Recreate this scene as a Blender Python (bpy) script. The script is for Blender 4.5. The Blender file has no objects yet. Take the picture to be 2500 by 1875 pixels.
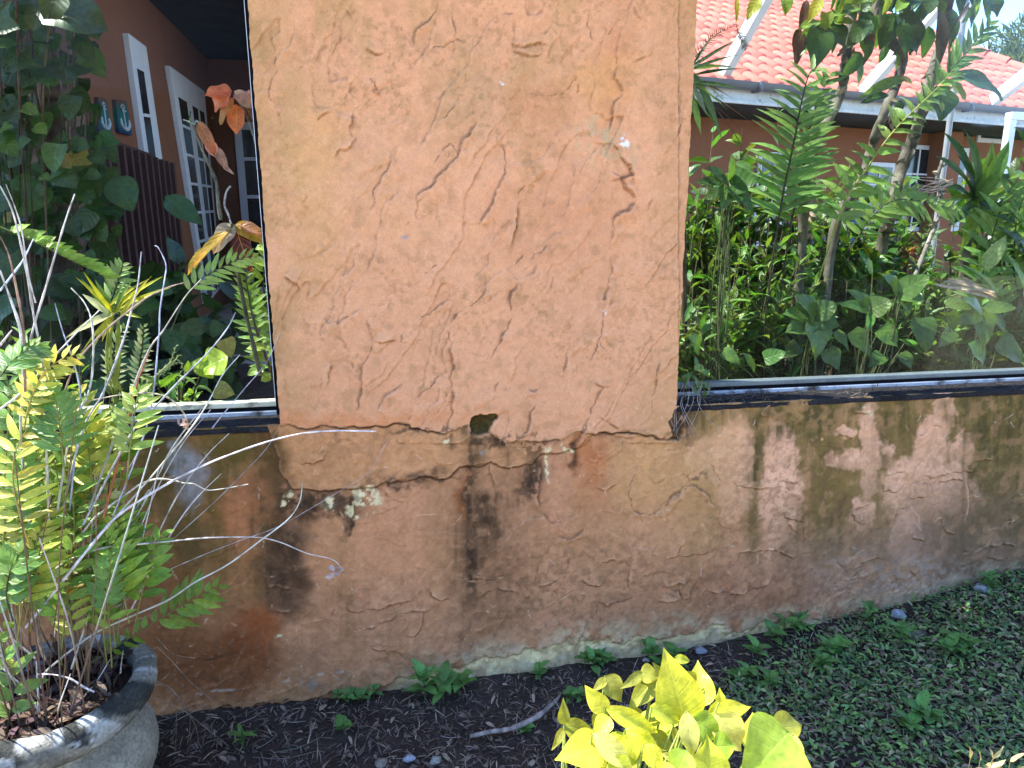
import bpy, math, random
import numpy as np
# ------------------------------------------------------------------ camera, sky, sun, exposure
S = bpy.context.scene
F = 1640.0; PITCH = math.radians(12.48); YAW = math.radians(10.5); EYE = 1.5; DIST = 2.09
CAM = np.array([0.0, -DIST * math.cos(YAW), EYE])
FW = np.array([math.sin(YAW) * math.cos(PITCH), math.cos(YAW) * math.cos(PITCH), -math.sin(PITCH)])
RT = np.array([math.cos(YAW), -math.sin(YAW), 0.0]); UP = np.cross(RT, FW)
cam = bpy.data.cameras.new('camera'); camo = bpy.data.objects.new('camera', cam)
S.collection.objects.link(camo); S.camera = camo
cam.sensor_width = 36.0; cam.lens = 36.0 * F / 2500.0; cam.clip_start = 0.05; cam.clip_end = 500.0
camo.location = CAM; camo.rotation_euler = (math.pi / 2 - PITCH, 0, -YAW)
S.view_settings.view_transform = 'Standard'; S.view_settings.look = 'None'
S.view_settings.gamma = 1.0; S.view_settings.exposure = 2.7
SUNV = np.array([-0.46, 0.14, 0.875]); SUNV /= np.linalg.norm(SUNV)
sel = math.asin(SUNV[2]); srot = math.atan2(SUNV[0], SUNV[1])
world = bpy.data.worlds.new('World'); S.world = world; world.use_nodes = True
wn = world.node_tree; wn.nodes.clear()
sky = wn.nodes.new('ShaderNodeTexSky'); sky.sky_type = 'NISHITA'; sky.sun_disc = False; sky.altitude = 1200
sky.sun_elevation = sel; sky.sun_rotation = srot; sky.air_density = 0.8; sky.dust_density = 0.3; sky.ozone_density = 4.0
bg = wn.nodes.new('ShaderNodeBackground'); bg.inputs['Strength'].default_value = 0.15
wo = wn.nodes.new('ShaderNodeOutputWorld')
wn.links.new(sky.outputs[0], bg.inputs[0]); wn.links.new(bg.outputs[0], wo.inputs[0])
sun = bpy.data.lights.new('sun', 'SUN'); sun.energy = 2.7; sun.angle = math.radians(0.5); sun.color = (1.0, 0.95, 0.86)
suno = bpy.data.objects.new('sun', sun); S.collection.objects.link(suno); suno.location = (0, 0, 10)
from mathutils import Vector
suno.rotation_euler = Vector(SUNV).to_track_quat('Z', 'Y').to_euler()
S.render.resolution_x = 1024; S.render.resolution_y = 768
COL = S.collection
rng = np.random.default_rng(7); random.seed(7)
# ------------------------------------------------------------------ pixel rays of the photograph -> points on real planes
def ray(x, y): return FW + RT * (x - 1250) / F + UP * (937.5 - y) / F
def onY(x, y, Y): d = ray(x, y); return CAM + d * (Y - CAM[1]) / d[1]
def onX(x, y, X): d = ray(x, y); return CAM + d * (X - CAM[0]) / d[0]
def onZ(x, y, Z): d = ray(x, y); return CAM + d * (Z - CAM[2]) / d[2]
def projn(X, Y, Z):
    v = np.stack([X - CAM[0], Y - CAM[1], Z - CAM[2]], -1); z = v @ FW
    return 1250 + F * (v @ RT) / z, 937.5 - F * (v @ UP) / z
Z1 = lambda x, y: (x / 3.0157, y / 3.0157)                       # helpers: coordinates read off enlarged crops
def zc(ox, oy, s): return lambda pts: [(ox + a / s, oy + b / s) for a, b in pts]
c_tl = zc(0, 0, 3.0157); c_ml = zc(0, 450, 2.7653); c_bl = zc(0, 1000, 1.8956)
c_tr = zc(1650, 0, 2.6024); c_mr = zc(1650, 400, 2.6024); c_j = zc(650, 950, 1.9514)
c_p = zc(620, 0, 1.5082); c_f = zc(1300, 1550, 3.16); c_r = zc(1600, 900, 2.37); c_s = zc(250, 850, 3.6867)
c_g = zc(1200, 1400, 1.7015); c_h = zc(300, 1600, 2.4578); c_k = zc(0, 1350, 3.16); c_c = zc(200, 180, 4.3667)
# ------------------------------------------------------------------ object helpers
def tag(o, label=None, cat=None, group=None, kind=None):
    if label: o['label'] = label
    if cat: o['category'] = cat
    if group: o['group'] = group
    if kind: o['kind'] = kind
    return o
def empty(name, loc, label, cat, group=None):
    o = bpy.data.objects.new(name, None); COL.objects.link(o); o.location = tuple(float(a) for a in loc)
    o.empty_display_size = 0.05
    return tag(o, label, cat, group)
class MB:
    def __init__(s): s.v = []; s.f = []; s.c = []; s.uv = []; s.n = 0
    def add(s, v, f, col=(1, 1, 1), uv=None):
        v = np.asarray(v, float).reshape(-1, 3); f = np.asarray(f, int).reshape(-1, 4)
        c = np.asarray(col, float)
        if c.ndim == 1: c = np.tile(c[:3], (len(v), 1))
        s.v.append(v); s.f.append(f + s.n); s.c.append(c[:, :3])
        s.uv.append(np.zeros((len(v), 2)) if uv is None else np.asarray(uv, float)); s.n += len(v)
        return s
    def build(s, name, mat, parent=None, smooth=True, bevel=0):
        v = np.concatenate(s.v); f = np.concatenate(s.f); c = np.concatenate(s.c); uv = np.concatenate(s.uv)
        me = bpy.data.meshes.new(name); o = bpy.data.objects.new(name, me); COL.objects.link(o)
        if parent is not None:
            o.parent = parent; v = v - np.array(parent_loc(parent))
        else:
            ctr = np.array([v[:, 0].mean(), v[:, 1].mean(), v[:, 2].min()]); v = v - ctr; o.location = tuple(ctr)
        me.vertices.add(len(v)); me.vertices.foreach_set('co', v.astype(np.float32).ravel())
        me.loops.add(f.size); me.polygons.add(len(f))
        me.loops.foreach_set('vertex_index', f.astype(np.int32).ravel())
        me.polygons.foreach_set('loop_start', np.arange(0, f.size, 4, dtype=np.int32))
        me.polygons.foreach_set('use_smooth', np.full(len(f), smooth))
        me.update(calc_edges=True)
        ca = me.color_attributes.new('Col', 'FLOAT_COLOR', 'POINT')
        ca.data.foreach_set('color', np.c_[c, np.ones(len(c))].astype(np.float32).ravel())
        ul = me.uv_layers.new(name='UVMap'); ul.data.foreach_set('uv', uv[f.ravel()].astype(np.float32).ravel())
        me.materials.append(mat)
        if bevel:
            b = o.modifiers.new('bevel', 'BEVEL'); b.width = bevel; b.segments = 2; b.limit_method = 'ANGLE'
        return o
def parent_loc(p):
    l = np.array(p.location)
    while p.parent is not None: p = p.parent; l = l + np.array(p.location)
    return l
def grid_f(nu, nv, closed=False):
    i = np.arange(nu - 1)[:, None]; m = nv if closed else nv - 1; j = np.arange(m)[None, :]
    a = i * nv + j; b = i * nv + (j + 1) % nv
    return np.stack([a, b, b + nv, a + nv], -1).reshape(-1, 4)
def unit(v): v = np.asarray(v, float); return v / (np.linalg.norm(v, axis=-1, keepdims=True) + 1e-12)
def box(mb, lo, hi, col=(1, 1, 1), M=None, O=None):
    lo = np.asarray(lo, float); hi = np.asarray(hi, float)
    v = np.array([[x, y, z] for x in (lo[0], hi[0]) for y in (lo[1], hi[1]) for z in (lo[2], hi[2])])
    if M is not None: v = v @ np.asarray(M) + np.asarray(O)
    return mb.add(v, [[0, 1, 3, 2], [4, 6, 7, 5], [0, 4, 5, 1], [2, 3, 7, 6], [0, 2, 6, 4], [1, 5, 7, 3]], col)
def smooth_pts(p, n):
    p = np.asarray(p, float)
    if len(p) < 3:
        t = np.linspace(0, 1, n)[:, None]; return p[0] * (1 - t) + p[-1] * t
    q = np.vstack([2 * p[0] - p[1], p, 2 * p[-1] - p[-2]]); m = len(p) - 1
    t = np.linspace(0, m - 1e-6, n); i = t.astype(int); u = (t - i)[:, None]
    a, b, c, d = q[i], q[i + 1], q[i + 2], q[i + 3]
    return 0.5 * (2 * b + (c - a) * u + (2 * a - 5 * b + 4 * c - d) * u * u + (3 * b - a - 3 * c + d) * u ** 3)
def tube(mb, pts, r, sides=6, col=(1, 1, 1), n=None, bump=0.0, seed=0):
    p = smooth_pts(pts, n or max(6, 4 * len(pts)))
    t = unit(np.gradient(p, axis=0)); ref = np.array([0.31, 0.2, 0.93]) if abs(t[0][2]) < .9 else np.array([1.0, .1, 0])
    a = unit(np.cross(t, ref)); b = np.cross(t, a)
    R = np.interp(np.linspace(0, 1, len(p)), np.linspace(0, 1, len(np.atleast_1d(r))), np.atleast_1d(r)) if np.ndim(r) else np.full(len(p), r)
    if bump:
        rr = np.random.default_rng(seed + len(p)); R = R * (1 + bump * rr.standard_normal(len(p)))
    th = np.linspace(0, 2 * math.pi, sides, endpoint=False)
    v = p[:, None] + R[:, None, None] * (np.cos(th)[None, :, None] * a[:, None] + np.sin(th)[None, :, None] * b[:, None])
    c = np.asarray(col, float)
    if bump: c = np.clip(c[None] * (1 + .25 * np.random.default_rng(seed).standard_normal((len(p), 1))), 0, 1).repeat(sides, 0)
    return mb.add(v.reshape(-1, 3), grid_f(len(p), sides, True), c)
SH = dict(acum=lambda t: np.clip(np.sin(math.pi * t ** .64), 0, 1) ** 1.05 * (1.12 - .3 * t), ovate=lambda t: np.sin(math.pi * t ** .72) ** .85, lance=lambda t: np.sin(math.pi * t ** .8) ** .9 * (1 - .25 * t),
          strap=lambda t: np.clip(np.minimum(t * 9 + .35, 1) * np.minimum((1 - t) * 3.2, 1) ** .8, 0, 1),
          heart=lambda t: np.clip(np.sin(math.pi * np.clip(t * 1.04 + .12, 0, 1) ** .62), 0, 1) ** .7 * (t < .999),
          pinna=lambda t: np.clip(np.minimum(t * 12 + .45, 1) * (1 - t ** 2.6), 0, 1),
          round=lambda t: np.sqrt(np.clip(1 - (2 * t - 1) ** 2, 0, 1)))
def leaf(mb, p, d, n, L, W, shape='ovate', droop=.3, fold=.25, col=(.05, .12, .02), nu=9, wave=.0, twist=0., edge=None, r=None):
    """one leaf blade: p base, d direction, n upper-side normal"""
    d = unit(d); n = np.asarray(n, float); s = unit(np.cross(d, n)); n = np.cross(s, d)
    t = np.linspace(0, 1, nu); ang = -droop * t
    steps = (d[None] * np.cos(ang)[:, None] + n[None] * np.sin(ang)[:, None]) * (L / (nu - 1))
    c = np.vstack([[0, 0, 0], np.cumsum((steps[1:] + steps[:-1]) / 2, 0)]) + p
    nn = n[None] * np.cos(ang)[:, None] - d[None] * np.sin(ang)[:, None]
    tw = twist * t; ss = s[None] * np.cos(tw)[:, None] + nn * np.sin(tw)[:, None]; nn = nn * np.cos(tw)[:, None] - s[None] * np.sin(tw)[:, None]
    w = np.maximum(SH[shape](t), .015) * W / 2
    vv = np.array([-1, -.5, 0, .5, 1.])
    up = fold * np.abs(vv)[None] * w[:, None]
    if wave:
        ph = (r or random).random() * 6; up = up + wave * W * np.sin(t[:, None] * 11 + ph + vv[None] * 1.5) * np.abs(vv)[None]
    v = c[:, None] + ss[:, None] * (vv[None, :, None] * w[:, None, None]) + nn[:, None] * up[:, :, None]
    uv = np.stack([np.broadcast_to(t[:, None], (nu, 5)), np.broadcast_to(vv[None], (nu, 5))], -1)
    cc = np.broadcast_to(np.asarray(col, float), (nu, 5, 3)).copy()
    if edge is not None: k = (np.abs(vv)[None] ** 2 * .8 * np.ones((nu, 1)))[..., None]; cc = cc * (1 - k) + np.asarray(edge) * k
    mb.add(v.reshape(-1, 3), grid_f(nu, 5), cc.reshape(-1, 3), uv.reshape(-1, 2))
def jit(col, a=.25, r=random):
    k = 1 + r.uniform(-a, a); return tuple(min(1, max(0, c * k * (1 + r.uniform(-a * .4, a * .4)))) for c in col)
def pxleaf(mb, b, t, Yb, Yt, W, col, shape='ovate', droop=.4, fold=.25, face=None, wave=.05, nu=11, edge=None, twist=0.):
    """leaf whose base and tip are read off the photograph"""
    B = onY(*b, Yb); T = onY(*t, Yt); L = np.linalg.norm(T - B); d = (T - B) / L
    n = np.array(face if face is not None else (-.1, -.8, .6), float)
    s = unit(np.cross(d, n)); n = np.cross(s, d)
    d2 = d * math.cos(droop / 2) + n * math.sin(droop / 2)          # so that the drooping blade still ends at the tip
    n2 = n * math.cos(droop / 2) - d * math.sin(droop / 2)
    Lc = L * (droop / 2) / math.sin(droop / 2) if abs(droop) > 1e-3 else L
    leaf(mb, B, d2, n2, Lc, W, shape, droop, fold, col, nu, wave, twist, edge)
def frond(ml, ms, pts, n, L, W, col, rcol=(.05, .06, .02), r0=.003, side=(1, 1), nrm=(-.1, -.8, .5), droop=.35, ang=70, shape='pinna', prof=None, start=.12, rr=None, jt=.18, wave=.03):
    rr = rr or random
    p = smooth_pts(pts, 60); seg = np.r_[0, np.cumsum(np.linalg.norm(np.diff(p, axis=0), axis=1))]; T = seg[-1]
    tube(ms, pts, [r0, r0 * .8, r0 * .3], 5, rcol, n=24)
    tan = unit(np.gradient(p, axis=0)); nrm = unit(nrm)
    for i in range(n):
        u = start + (1 - start) * (i + .3) / n
        for sd in (0, 1):
            if not side[sd]: continue
            uu = min(u + (.5 * sd * (1 - start) / n), .995)
            k = np.searchsorted(seg, uu * T); k = min(k, 59)
            t = tan[k]; s = unit(np.cross(t, nrm)) * (1 if sd else -1)
            pr = prof(uu) if prof else math.sin(math.pi * min(.999, (uu * .86 + .1))) ** .5
            if rr.random() < .03: continue
            a = math.radians(ang * (1 - .35 * uu) + rr.uniform(-6, 6))
            d = t * math.cos(a) + s * math.sin(a) + nrm * rr.uniform(-.1, .12)
            nn = nrm + .25 * np.array([rr.uniform(-1, 1), rr.uniform(-1, 1), rr.uniform(-1, 1)])
            ll = L * pr * (1 + rr.uniform(-jt, jt))
            leaf(ml, p[k], d, nn, max(ll, .01), W * (.55 + .45 * pr), shape, droop * rr.uniform(.4, 1.6), .2, jit(col, .22, rr), 7, wave, rr.uniform(-.5, .5))
# ------------------------------------------------------------------ materials
def mat(name):
    m = bpy.data.materials.new(name); m.use_nodes = True; nt = m.node_tree; nt.nodes.clear()
    out = nt.nodes.new('ShaderNodeOutputMaterial'); return m, nt, out
def N(nt, t, **kw):
    n = nt.nodes.new(t)
    for k, v in kw.items():
        if k in n.inputs: n.inputs[k].default_value = v
        else: setattr(n, k, v)
    return n
def noise(nt, scale, detail=6, rough=.6, co='Object', sc=None):
    tc = N(nt, 'ShaderNodeTexCoord'); n = N(nt, 'ShaderNodeTexNoise'); n.inputs['Scale'].default_value = scale
    n.inputs['Detail'].default_value = detail; n.inputs['Roughness'].default_value = rough
    if sc:
        mp = N(nt, 'ShaderNodeMapping'); mp.inputs['Scale'].default_value = sc; nt.links.new(tc.outputs[co], mp.inputs[0]); nt.links.new(mp.outputs[0], n.inputs['Vector'])
    else: nt.links.new(tc.outputs[co], n.inputs['Vector'])
    return n
def ramp(nt, src, stops):
    r = N(nt, 'ShaderNodeValToRGB'); e = r.color_ramp.elements
    while len(e) < len(stops): e.new(.5)
    for k, (p, c) in enumerate(stops): e[k].position = p; e[k].color = (*c, 1) if len(c) == 3 else c
    nt.links.new(src, r.inputs[0]); return r
def mixc(nt, a, b, fac, mode='MIX'):
    m = N(nt, 'ShaderNodeMix', data_type='RGBA', blend_type=mode)
    for s, i in ((a, 6), (b, 7)):
        if hasattr(s, 'is_linked') or hasattr(s, 'links'): nt.links.new(s, m.inputs[i])
        else: m.inputs[i].default_value = (*s, 1)
    if hasattr(fac, 'links'): nt.links.new(fac, m.inputs[0])
    else: m.inputs[0].default_value = fac
    return m.outputs[2]
def attr(nt): return N(nt, 'ShaderNodeAttribute', attribute_name='Col').outputs['Color']
def surf(name, base=None, rough=.8, spec=.3, ns=40, var=.35, bump=.3, bd=.003, sc=None, dirt=None, metal=0., ns2=None):
    """painted / mineral surface: base colour (or the mesh's own colours) broken up by two noises"""
    m, nt, out = mat(name); b = N(nt, 'ShaderNodeBsdfPrincipled'); nt.links.new(b.outputs[0], out.inputs[0])
    n1 = noise(nt, ns, 8, .65, sc=sc); n2 = noise(nt, ns2 or ns / 9, 4, .6)
    c = attr(nt) if base is None else None
    if c is None: rgb = N(nt, 'ShaderNodeRGB'); rgb.outputs[0].default_value = (*base, 1); c = rgb.outputs[0]
    else: pass
    if base is not None: c = mixc(nt, c, attr(nt), 1.0, 'MULTIPLY')
    r1 = ramp(nt, n1.outputs[0], [(.25, (1 - var,) * 3), (.75, (1 + var * .6,) * 3)])
    c = mixc(nt, c, r1.outputs[0], 1.0, 'MULTIPLY')
    r2 = ramp(nt, n2.outputs[0], [(.3, (1 - var * .6,) * 3), (.7, (1 + var * .4,) * 3)])
    c = mixc(nt, c, r2.outputs[0], 1.0, 'MULTIPLY')
    if dirt is not None:
        dn = noise(nt, dirt[1], 9, .7); dr = ramp(nt, dn.outputs[0], [(dirt[2], (0, 0, 0)), (dirt[2] + .12, (1, 1, 1))])
        c = mixc(nt, c, dirt[0], dr.outputs[0])
    nt.links.new(c, b.inputs['Base Color'])
    b.inputs['Roughness'].default_value = rough; b.inputs['Specular IOR Level'].default_value = spec; b.inputs['Metallic'].default_value = metal
    bp = N(nt, 'ShaderNodeBump'); bp.inputs['Strength'].default_value = bump; bp.inputs['Distance'].default_value = bd
    nt.links.new(n1.outputs[0], bp.inputs['Height']); nt.links.new(bp.outputs[0], b.inputs['Normal'])
    return m
def leafmat(name, trans=.45, rough=.38, vein=.5, veincol=None, spec=.5, blotch=None, vfreq=38., tcol=(1.25, 1.15, .45), rib=.35):
    m, nt, out = mat(name); b = N(nt, 'ShaderNodeBsdfPrincipled'); L = nt.links
    c = attr(nt); n1 = noise(nt, 60, 5, .6); r1 = ramp(nt, n1.outputs[0], [(.3, (.72, .72, .72)), (.7, (1.25, 1.2, 1.1))])
    c = mixc(nt, c, r1.outputs[0], 1.0, 'MULTIPLY')
    uv = N(nt, 'ShaderNodeUVMap'); sp = N(nt, 'ShaderNodeSeparateXYZ'); L.new(uv.outputs[0], sp.inputs[0])
    def mth(op, a, b_=None, cl=False):
        k = N(nt, 'ShaderNodeMath', operation=op, use_clamp=cl)
        for i, s in enumerate((a, b_)):
            if s is None: continue
            if hasattr(s, 'links'): L.new(s, k.inputs[i])
            else: k.inputs[i].default_value = s
        return k.outputs[0]
    av = mth('ABSOLUTE', sp.outputs[1]); mid = mth('SUBTRACT', 1.0, mth('MULTIPLY', av, 14.0), True)
    wv = mth('SINE', mth('SUBTRACT', mth('MULTIPLY', sp.outputs[0], vfreq), mth('MULTIPLY', av, 9.0)))
    sv = mth('MULTIPLY', mth('SUBTRACT', wv, .82, True), 4.0, True)
    vv = mth('MAXIMUM', mid, mth('MULTIPLY', sv, .6)); vf = mth('MULTIPLY', vv, vein)
    vc = veincol if veincol else None
    c = mixc(nt, c, vc, vf) if vc else mixc(nt, c, mixc(nt, c, (1.7, 1.6, 1.5), 1.0, 'MULTIPLY'), vf)
    if blotch:
        bn = noise(nt, blotch[1], 4, .6); br = ramp(nt, bn.outputs[0], [(blotch[2], (0, 0, 0)), (blotch[2] + .06, (1, 1, 1))]); c = mixc(nt, c, blotch[0], br.outputs[0])
    L.new(c, b.inputs['Base Color']); b.inputs['Roughness'].default_value = rough; b.inputs['Specular IOR Level'].default_value = spec
    tr = N(nt, 'ShaderNodeBsdfTranslucent'); L.new(mixc(nt, c, tcol, 1.0, 'MULTIPLY'), tr.inputs[0])
    bp = N(nt, 'ShaderNodeBump'); bp.inputs['Strength'].default_value = .5; bp.inputs['Distance'].default_value = .002
    L.new(mth('ADD', mth('MULTIPLY', vv, -.6), mth('MULTIPLY', wv, rib)), bp.inputs['Height']); L.new(bp.outputs[0], b.inputs['Normal']); L.new(bp.outputs[0], tr.inputs['Normal'])
    mx = N(nt, 'ShaderNodeMixShader'); mx.inputs[0].default_value = trans
    L.new(b.outputs[0], mx.inputs[1]); L.new(tr.outputs[0], mx.inputs[2]); L.new(mx.outputs[0], out.inputs[0])
    return m
M = {}
M['leaf'] = leafmat('leaf', .42); M['fern'] = leafmat('fern_leaf', .45, .4, .6, vfreq=20)
M['gold'] = leafmat('golden_leaf', .5, .42, .14, (.75, .8, .25), vfreq=40, spec=.35, tcol=(1.08, 1.1, .38), rib=.12)
M['croton'] = leafmat('croton_leaf', .55, .4, .85, (.85, .45, .08), vfreq=44, tcol=(1.5, 1.1, .7))
M['dry'] = leafmat('dry_leaf', .3, .7, .4, spec=.1, tcol=(1, .9, .7))
M['weed'] = leafmat('weed_leaf', .3, .5, .4, spec=.3)
M['stem'] = surf('stem', None, .85, .1, 220, .4, .5, .001)
M['bark'] = surf('bark', None, .85, .15, 60, .5, .9, .006, sc=(1, 1, .35))
M['white'] = surf('white_paint', (.72, .74, .78), .45, .4, 30, .12, .1, .001, dirt=((.16, .17, .14), 14, .66))
M['whitewood'] = surf('white_door_paint', (.62, .62, .63), .5, .4, 30, .1, .1, .001)
M['black'] = surf('black_rubber', (.008, .008, .010), .9, .03, 80, .4, .2, .001)
M['gutter'] = surf('grey_gutter', (.10, .10, .11), .45, .5, 8, .25, .1, .002, sc=(.3, 3, 3))
M['fascia'] = surf('stained_fascia', (.55, .55, .52), .6, .3, 14, .25, .1, .002, dirt=((.12, .15, .1), 6, .58))
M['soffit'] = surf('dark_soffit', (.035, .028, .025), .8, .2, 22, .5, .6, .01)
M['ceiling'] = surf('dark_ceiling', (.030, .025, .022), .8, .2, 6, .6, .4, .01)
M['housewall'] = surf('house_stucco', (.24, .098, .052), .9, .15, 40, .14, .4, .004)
M['porchshade'] = surf('shaded_stucco', (.20, .082, .045), .9, .15, 40, .14, .4, .004)  # same house paint, darkened: porch shade put into the colour
M['rooftile'] = surf('terracotta_tile', (.74, .19, .13), .75, .3, 16, .16, .3, .004)
M['dkglass'] = surf('dark_window_glass', (.02, .024, .026), .12, .6, 6, .3, .0, .001)
M['soil'] = surf('soil', (.055, .04, .032), .95, .1, 60, .55, .9, .012)
M['paving'] = surf('paving', (.30, .26, .22), .9, .2, 25, .2, .3, .004)
M['pot'] = surf('weathered_pot', None, .9, .1, 120, .55, 1., .008, dirt=((.12, .12, .10), 20, .64))
# ------------------------------------------------------------------ numpy noise
def vnoise(x, y, seed):
    r = np.random.default_rng(seed).random((257, 257)); xi = np.floor(x).astype(int); yi = np.floor(y).astype(int)
    u = x - xi; v = y - yi; u = u * u * (3 - 2 * u); v = v * v * (3 - 2 * v); g = lambda a, b: r[a % 257, b % 257]
    return (g(xi, yi) * (1 - u) + g(xi + 1, yi) * u) * (1 - v) + (g(xi, yi + 1) * (1 - u) + g(xi + 1, yi + 1) * u) * v
def fbm(x, y, f, oct=4, seed=0, gain=.5):
    a = 1.; s = 0.; t = 0.
    for k in range(oct): s = s + a * vnoise(x * f + 11.3 * k, y * f - 7.1 * k, seed + k); t += a; a *= gain; f *= 2.03
    return s / t
def sst(e0, e1, x): t = np.clip((x - e0) / (e1 - e0), 0, 1); return t * t * (3 - 2 * t)
def frac(pts, depth, amp, r):
    pts = [np.array(p, float) for p in pts]
    for _ in range(depth):
        q = [pts[0]]
        for a, b in zip(pts[:-1], pts[1:]):
            d = b - a; m = (a + b) / 2 + np.array([-d[1], d[0]]) * r.uniform(-amp, amp); q += [m, b]
        pts = q
    return np.array(pts)
# ------------------------------------------------------------------ the stucco wall (pier between two windows, low wall under them)
PL, PR, SILL = -0.331, 0.938, 0.940
xs = np.unique(np.round(np.r_[np.arange(-3.0, -1.2, .03), np.arange(-1.2, 2.62, .0035), np.arange(2.62, 4.2, .03)], 5))
for b in (PL, PR): xs[np.argmin(abs(xs - b))] = b
zs = np.r_[np.arange(-.2, -.04, .02), np.arange(-.04, 2.34, .0035), np.arange(2.34, 3.01, .03)]; zs[np.argmin(abs(zs - SILL))] = SILL
GX, GZ = np.meshgrid(xs, zs); PX, PY = projn(GX, np.zeros_like(GX), GZ)
inp = (GX >= PL - 1e-6) & (GX <= PR + 1e-6)
h = np.zeros_like(GX); crk = np.zeros_like(GX); scar = np.zeros_like(GX)
rr_ = np.random.default_rng(3)
def wall2(pts): return [tuple(onY(x, y, 0)[[0, 2]]) for x, y in pts]
def poly_dist(poly, lim):
    """signed distance (m) to a polyline for grid vertices within lim"""
    x0, z0 = poly.min(0) - lim; x1, z1 = poly.max(0) + lim
    i0, i1 = np.searchsorted(zs, [z0, z1]); j0, j1 = np.searchsorted(xs, [x0, x1])
    sl = (slice(i0, i1), slice(j0, j1)); X = GX[sl]; Z = GZ[sl]; D = np.full(X.shape, 9.); Sg = np.ones(X.shape); Tp = np.zeros(X.shape)
    n = len(poly) - 1
    for k in range(n):
        a, b = poly[k], poly[k + 1]; d = b - a; L2 = d @ d + 1e-12
        t = np.clip(((X - a[0]) * d[0] + (Z - a[1]) * d[1]) / L2, 0, 1); ex = X - a[0] - t * d[0]; ez = Z - a[1] - t * d[1]
        q = np.hypot(ex, ez); m = q < D; D = np.where(m, q, D); Sg = np.where(m, np.sign(d[0] * ez - d[1] * ex), Sg); Tp = np.where(m, (k + t) / n, Tp)
    return sl, D, Sg, Tp
def crack(pts, conv, amp=.0035, w=.03, side=1, groove=.0018, gw=.0015, dark=.5, dep=4):
    global h, crk
    poly = frac(wall2(conv(pts)), dep, .15, rr_); amp = amp * 1.25
    sl, D, Sg, Tp = poly_dist(poly, w * 3)
    taper = np.clip(np.minimum(Tp, 1 - Tp) * 6, 0, 1); taper = np.where((D < 1e8), taper, 0)
    X = GX[sl]; Z = GZ[sl]; var = .15 + 1.7 * sst(.3, .75, fbm(X, Z, 22, 2, 91)); D = np.maximum(D + .0022 * (fbm(X, Z, 90, 2, 93) - .5), 0); brk = sst(.30, .52, fbm(X, Z, 38, 3, 95)) if dark < .74 else .7 + .3 * sst(.3, .45, fbm(X, Z, 38, 3, 95))
    on = (Sg * side > 0)
    h[sl] += np.where(on, amp * np.exp(-D / w) * sst(0, .003, D + .001), -amp * .25 * np.exp(-D / (w * .5))) * taper * var
    g = np.exp(-(D / gw) ** 2) * taper * brk
    h[sl] -= groove * g; crk[sl] = np.maximum(crk[sl], dark * g)
def inpoly(poly):
    res = np.zeros(PX.shape, bool); n = len(poly)
    for k in range(n):
        (x1, y1), (x2, y2) = poly[k], poly[(k + 1) % n]
        c = ((y1 > PY) != (y2 > PY)) & (PX < (x2 - x1) * (PY - y1) / ((y2 - y1) + 1e-9) + x1); res ^= c
    return res
def plate(pts, conv, height, dep=3, edgew=.004, closed_by=()):
    """a raised skin of render with a broken edge"""
    global h
    q = frac(conv(pts), dep, .12, rr_); poly = list(map(tuple, q)) + list(closed_by)
    m = inpoly(poly); w = frac_to_wall(q)
    sl, D, Sg, Tp = poly_dist(w, .012)
    hm = np.where(m, height, 0.0); sub = hm[sl]
    k = sst(0, edgew, D); hm[sl] = np.where(sub > 0, height * k, 0) if height > 0 else np.where(sub < 0, height * k, 0)
    h += hm; return m
def frac_to_wall(q): return np.array(wall2(q))
base_n = fbm(GX, GZ, 5, 4, 1) - .5
h += base_n * .014 + (fbm(GX, GZ, 22, 3, 9) - .5) * .0045 + (fbm(GX, GZ, 75, 3, 19) - .5) * .0016
# trowelled skins: thin plates of render with a broken edge on one side, fading out on the other
al = GX * .5 + GZ * .866; ac = GX * .866 - GZ * .5
def skins(a_, c_, f, seed, thr, A, warp=.10, stretch=.4, fk=6, fr_=(.42, .60)):
    w1 = fbm(GX, GZ, 4, 3, seed + 50) - .5; w2 = fbm(GX, GZ, 34, 3, seed + 60) - .5
    n = fbm(c_ + warp * w1 + .020 * w2, (a_ + warp * w1) * stretch, f, 3, seed); out = 0
    for k, t in enumerate(thr):
        fade = sst(*fr_, fbm(GX, GZ, 5.5, 3, seed + 71 + 9 * k)); out = out + A * sst(t, t + .012, n) * np.exp(-np.clip(n - t, 0, 1) * fk) * fade * (.5 + fbm(GX, GZ, 12, 2, seed + 5))
    return out
SK = skins(al, ac, 6, 33, (.36, .46, .56), .0050, .10, .28, 8, (.40, .58)) + skins(al, ac, 12, 133, (.42, .55), .0030, .08, .32, 11, (.42, .60))
SKL = skins(GX * .9 + GZ * .43, GZ * .9 - GX * .43, 7, 233, (.42, .52, .60), .0036, .16, .5, 9, (.48, .64)) + skins(GX, GZ, 15, 333, (.45, .55), .0022, .1, .8, 10, (.50, .62))
plow = ~inp | (PY > 1080)
h += np.where(plow, SKL, SK) + .003 * (fbm(ac + .05 * base_n, al * .3, 40, 3, 55) - .5)
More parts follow.
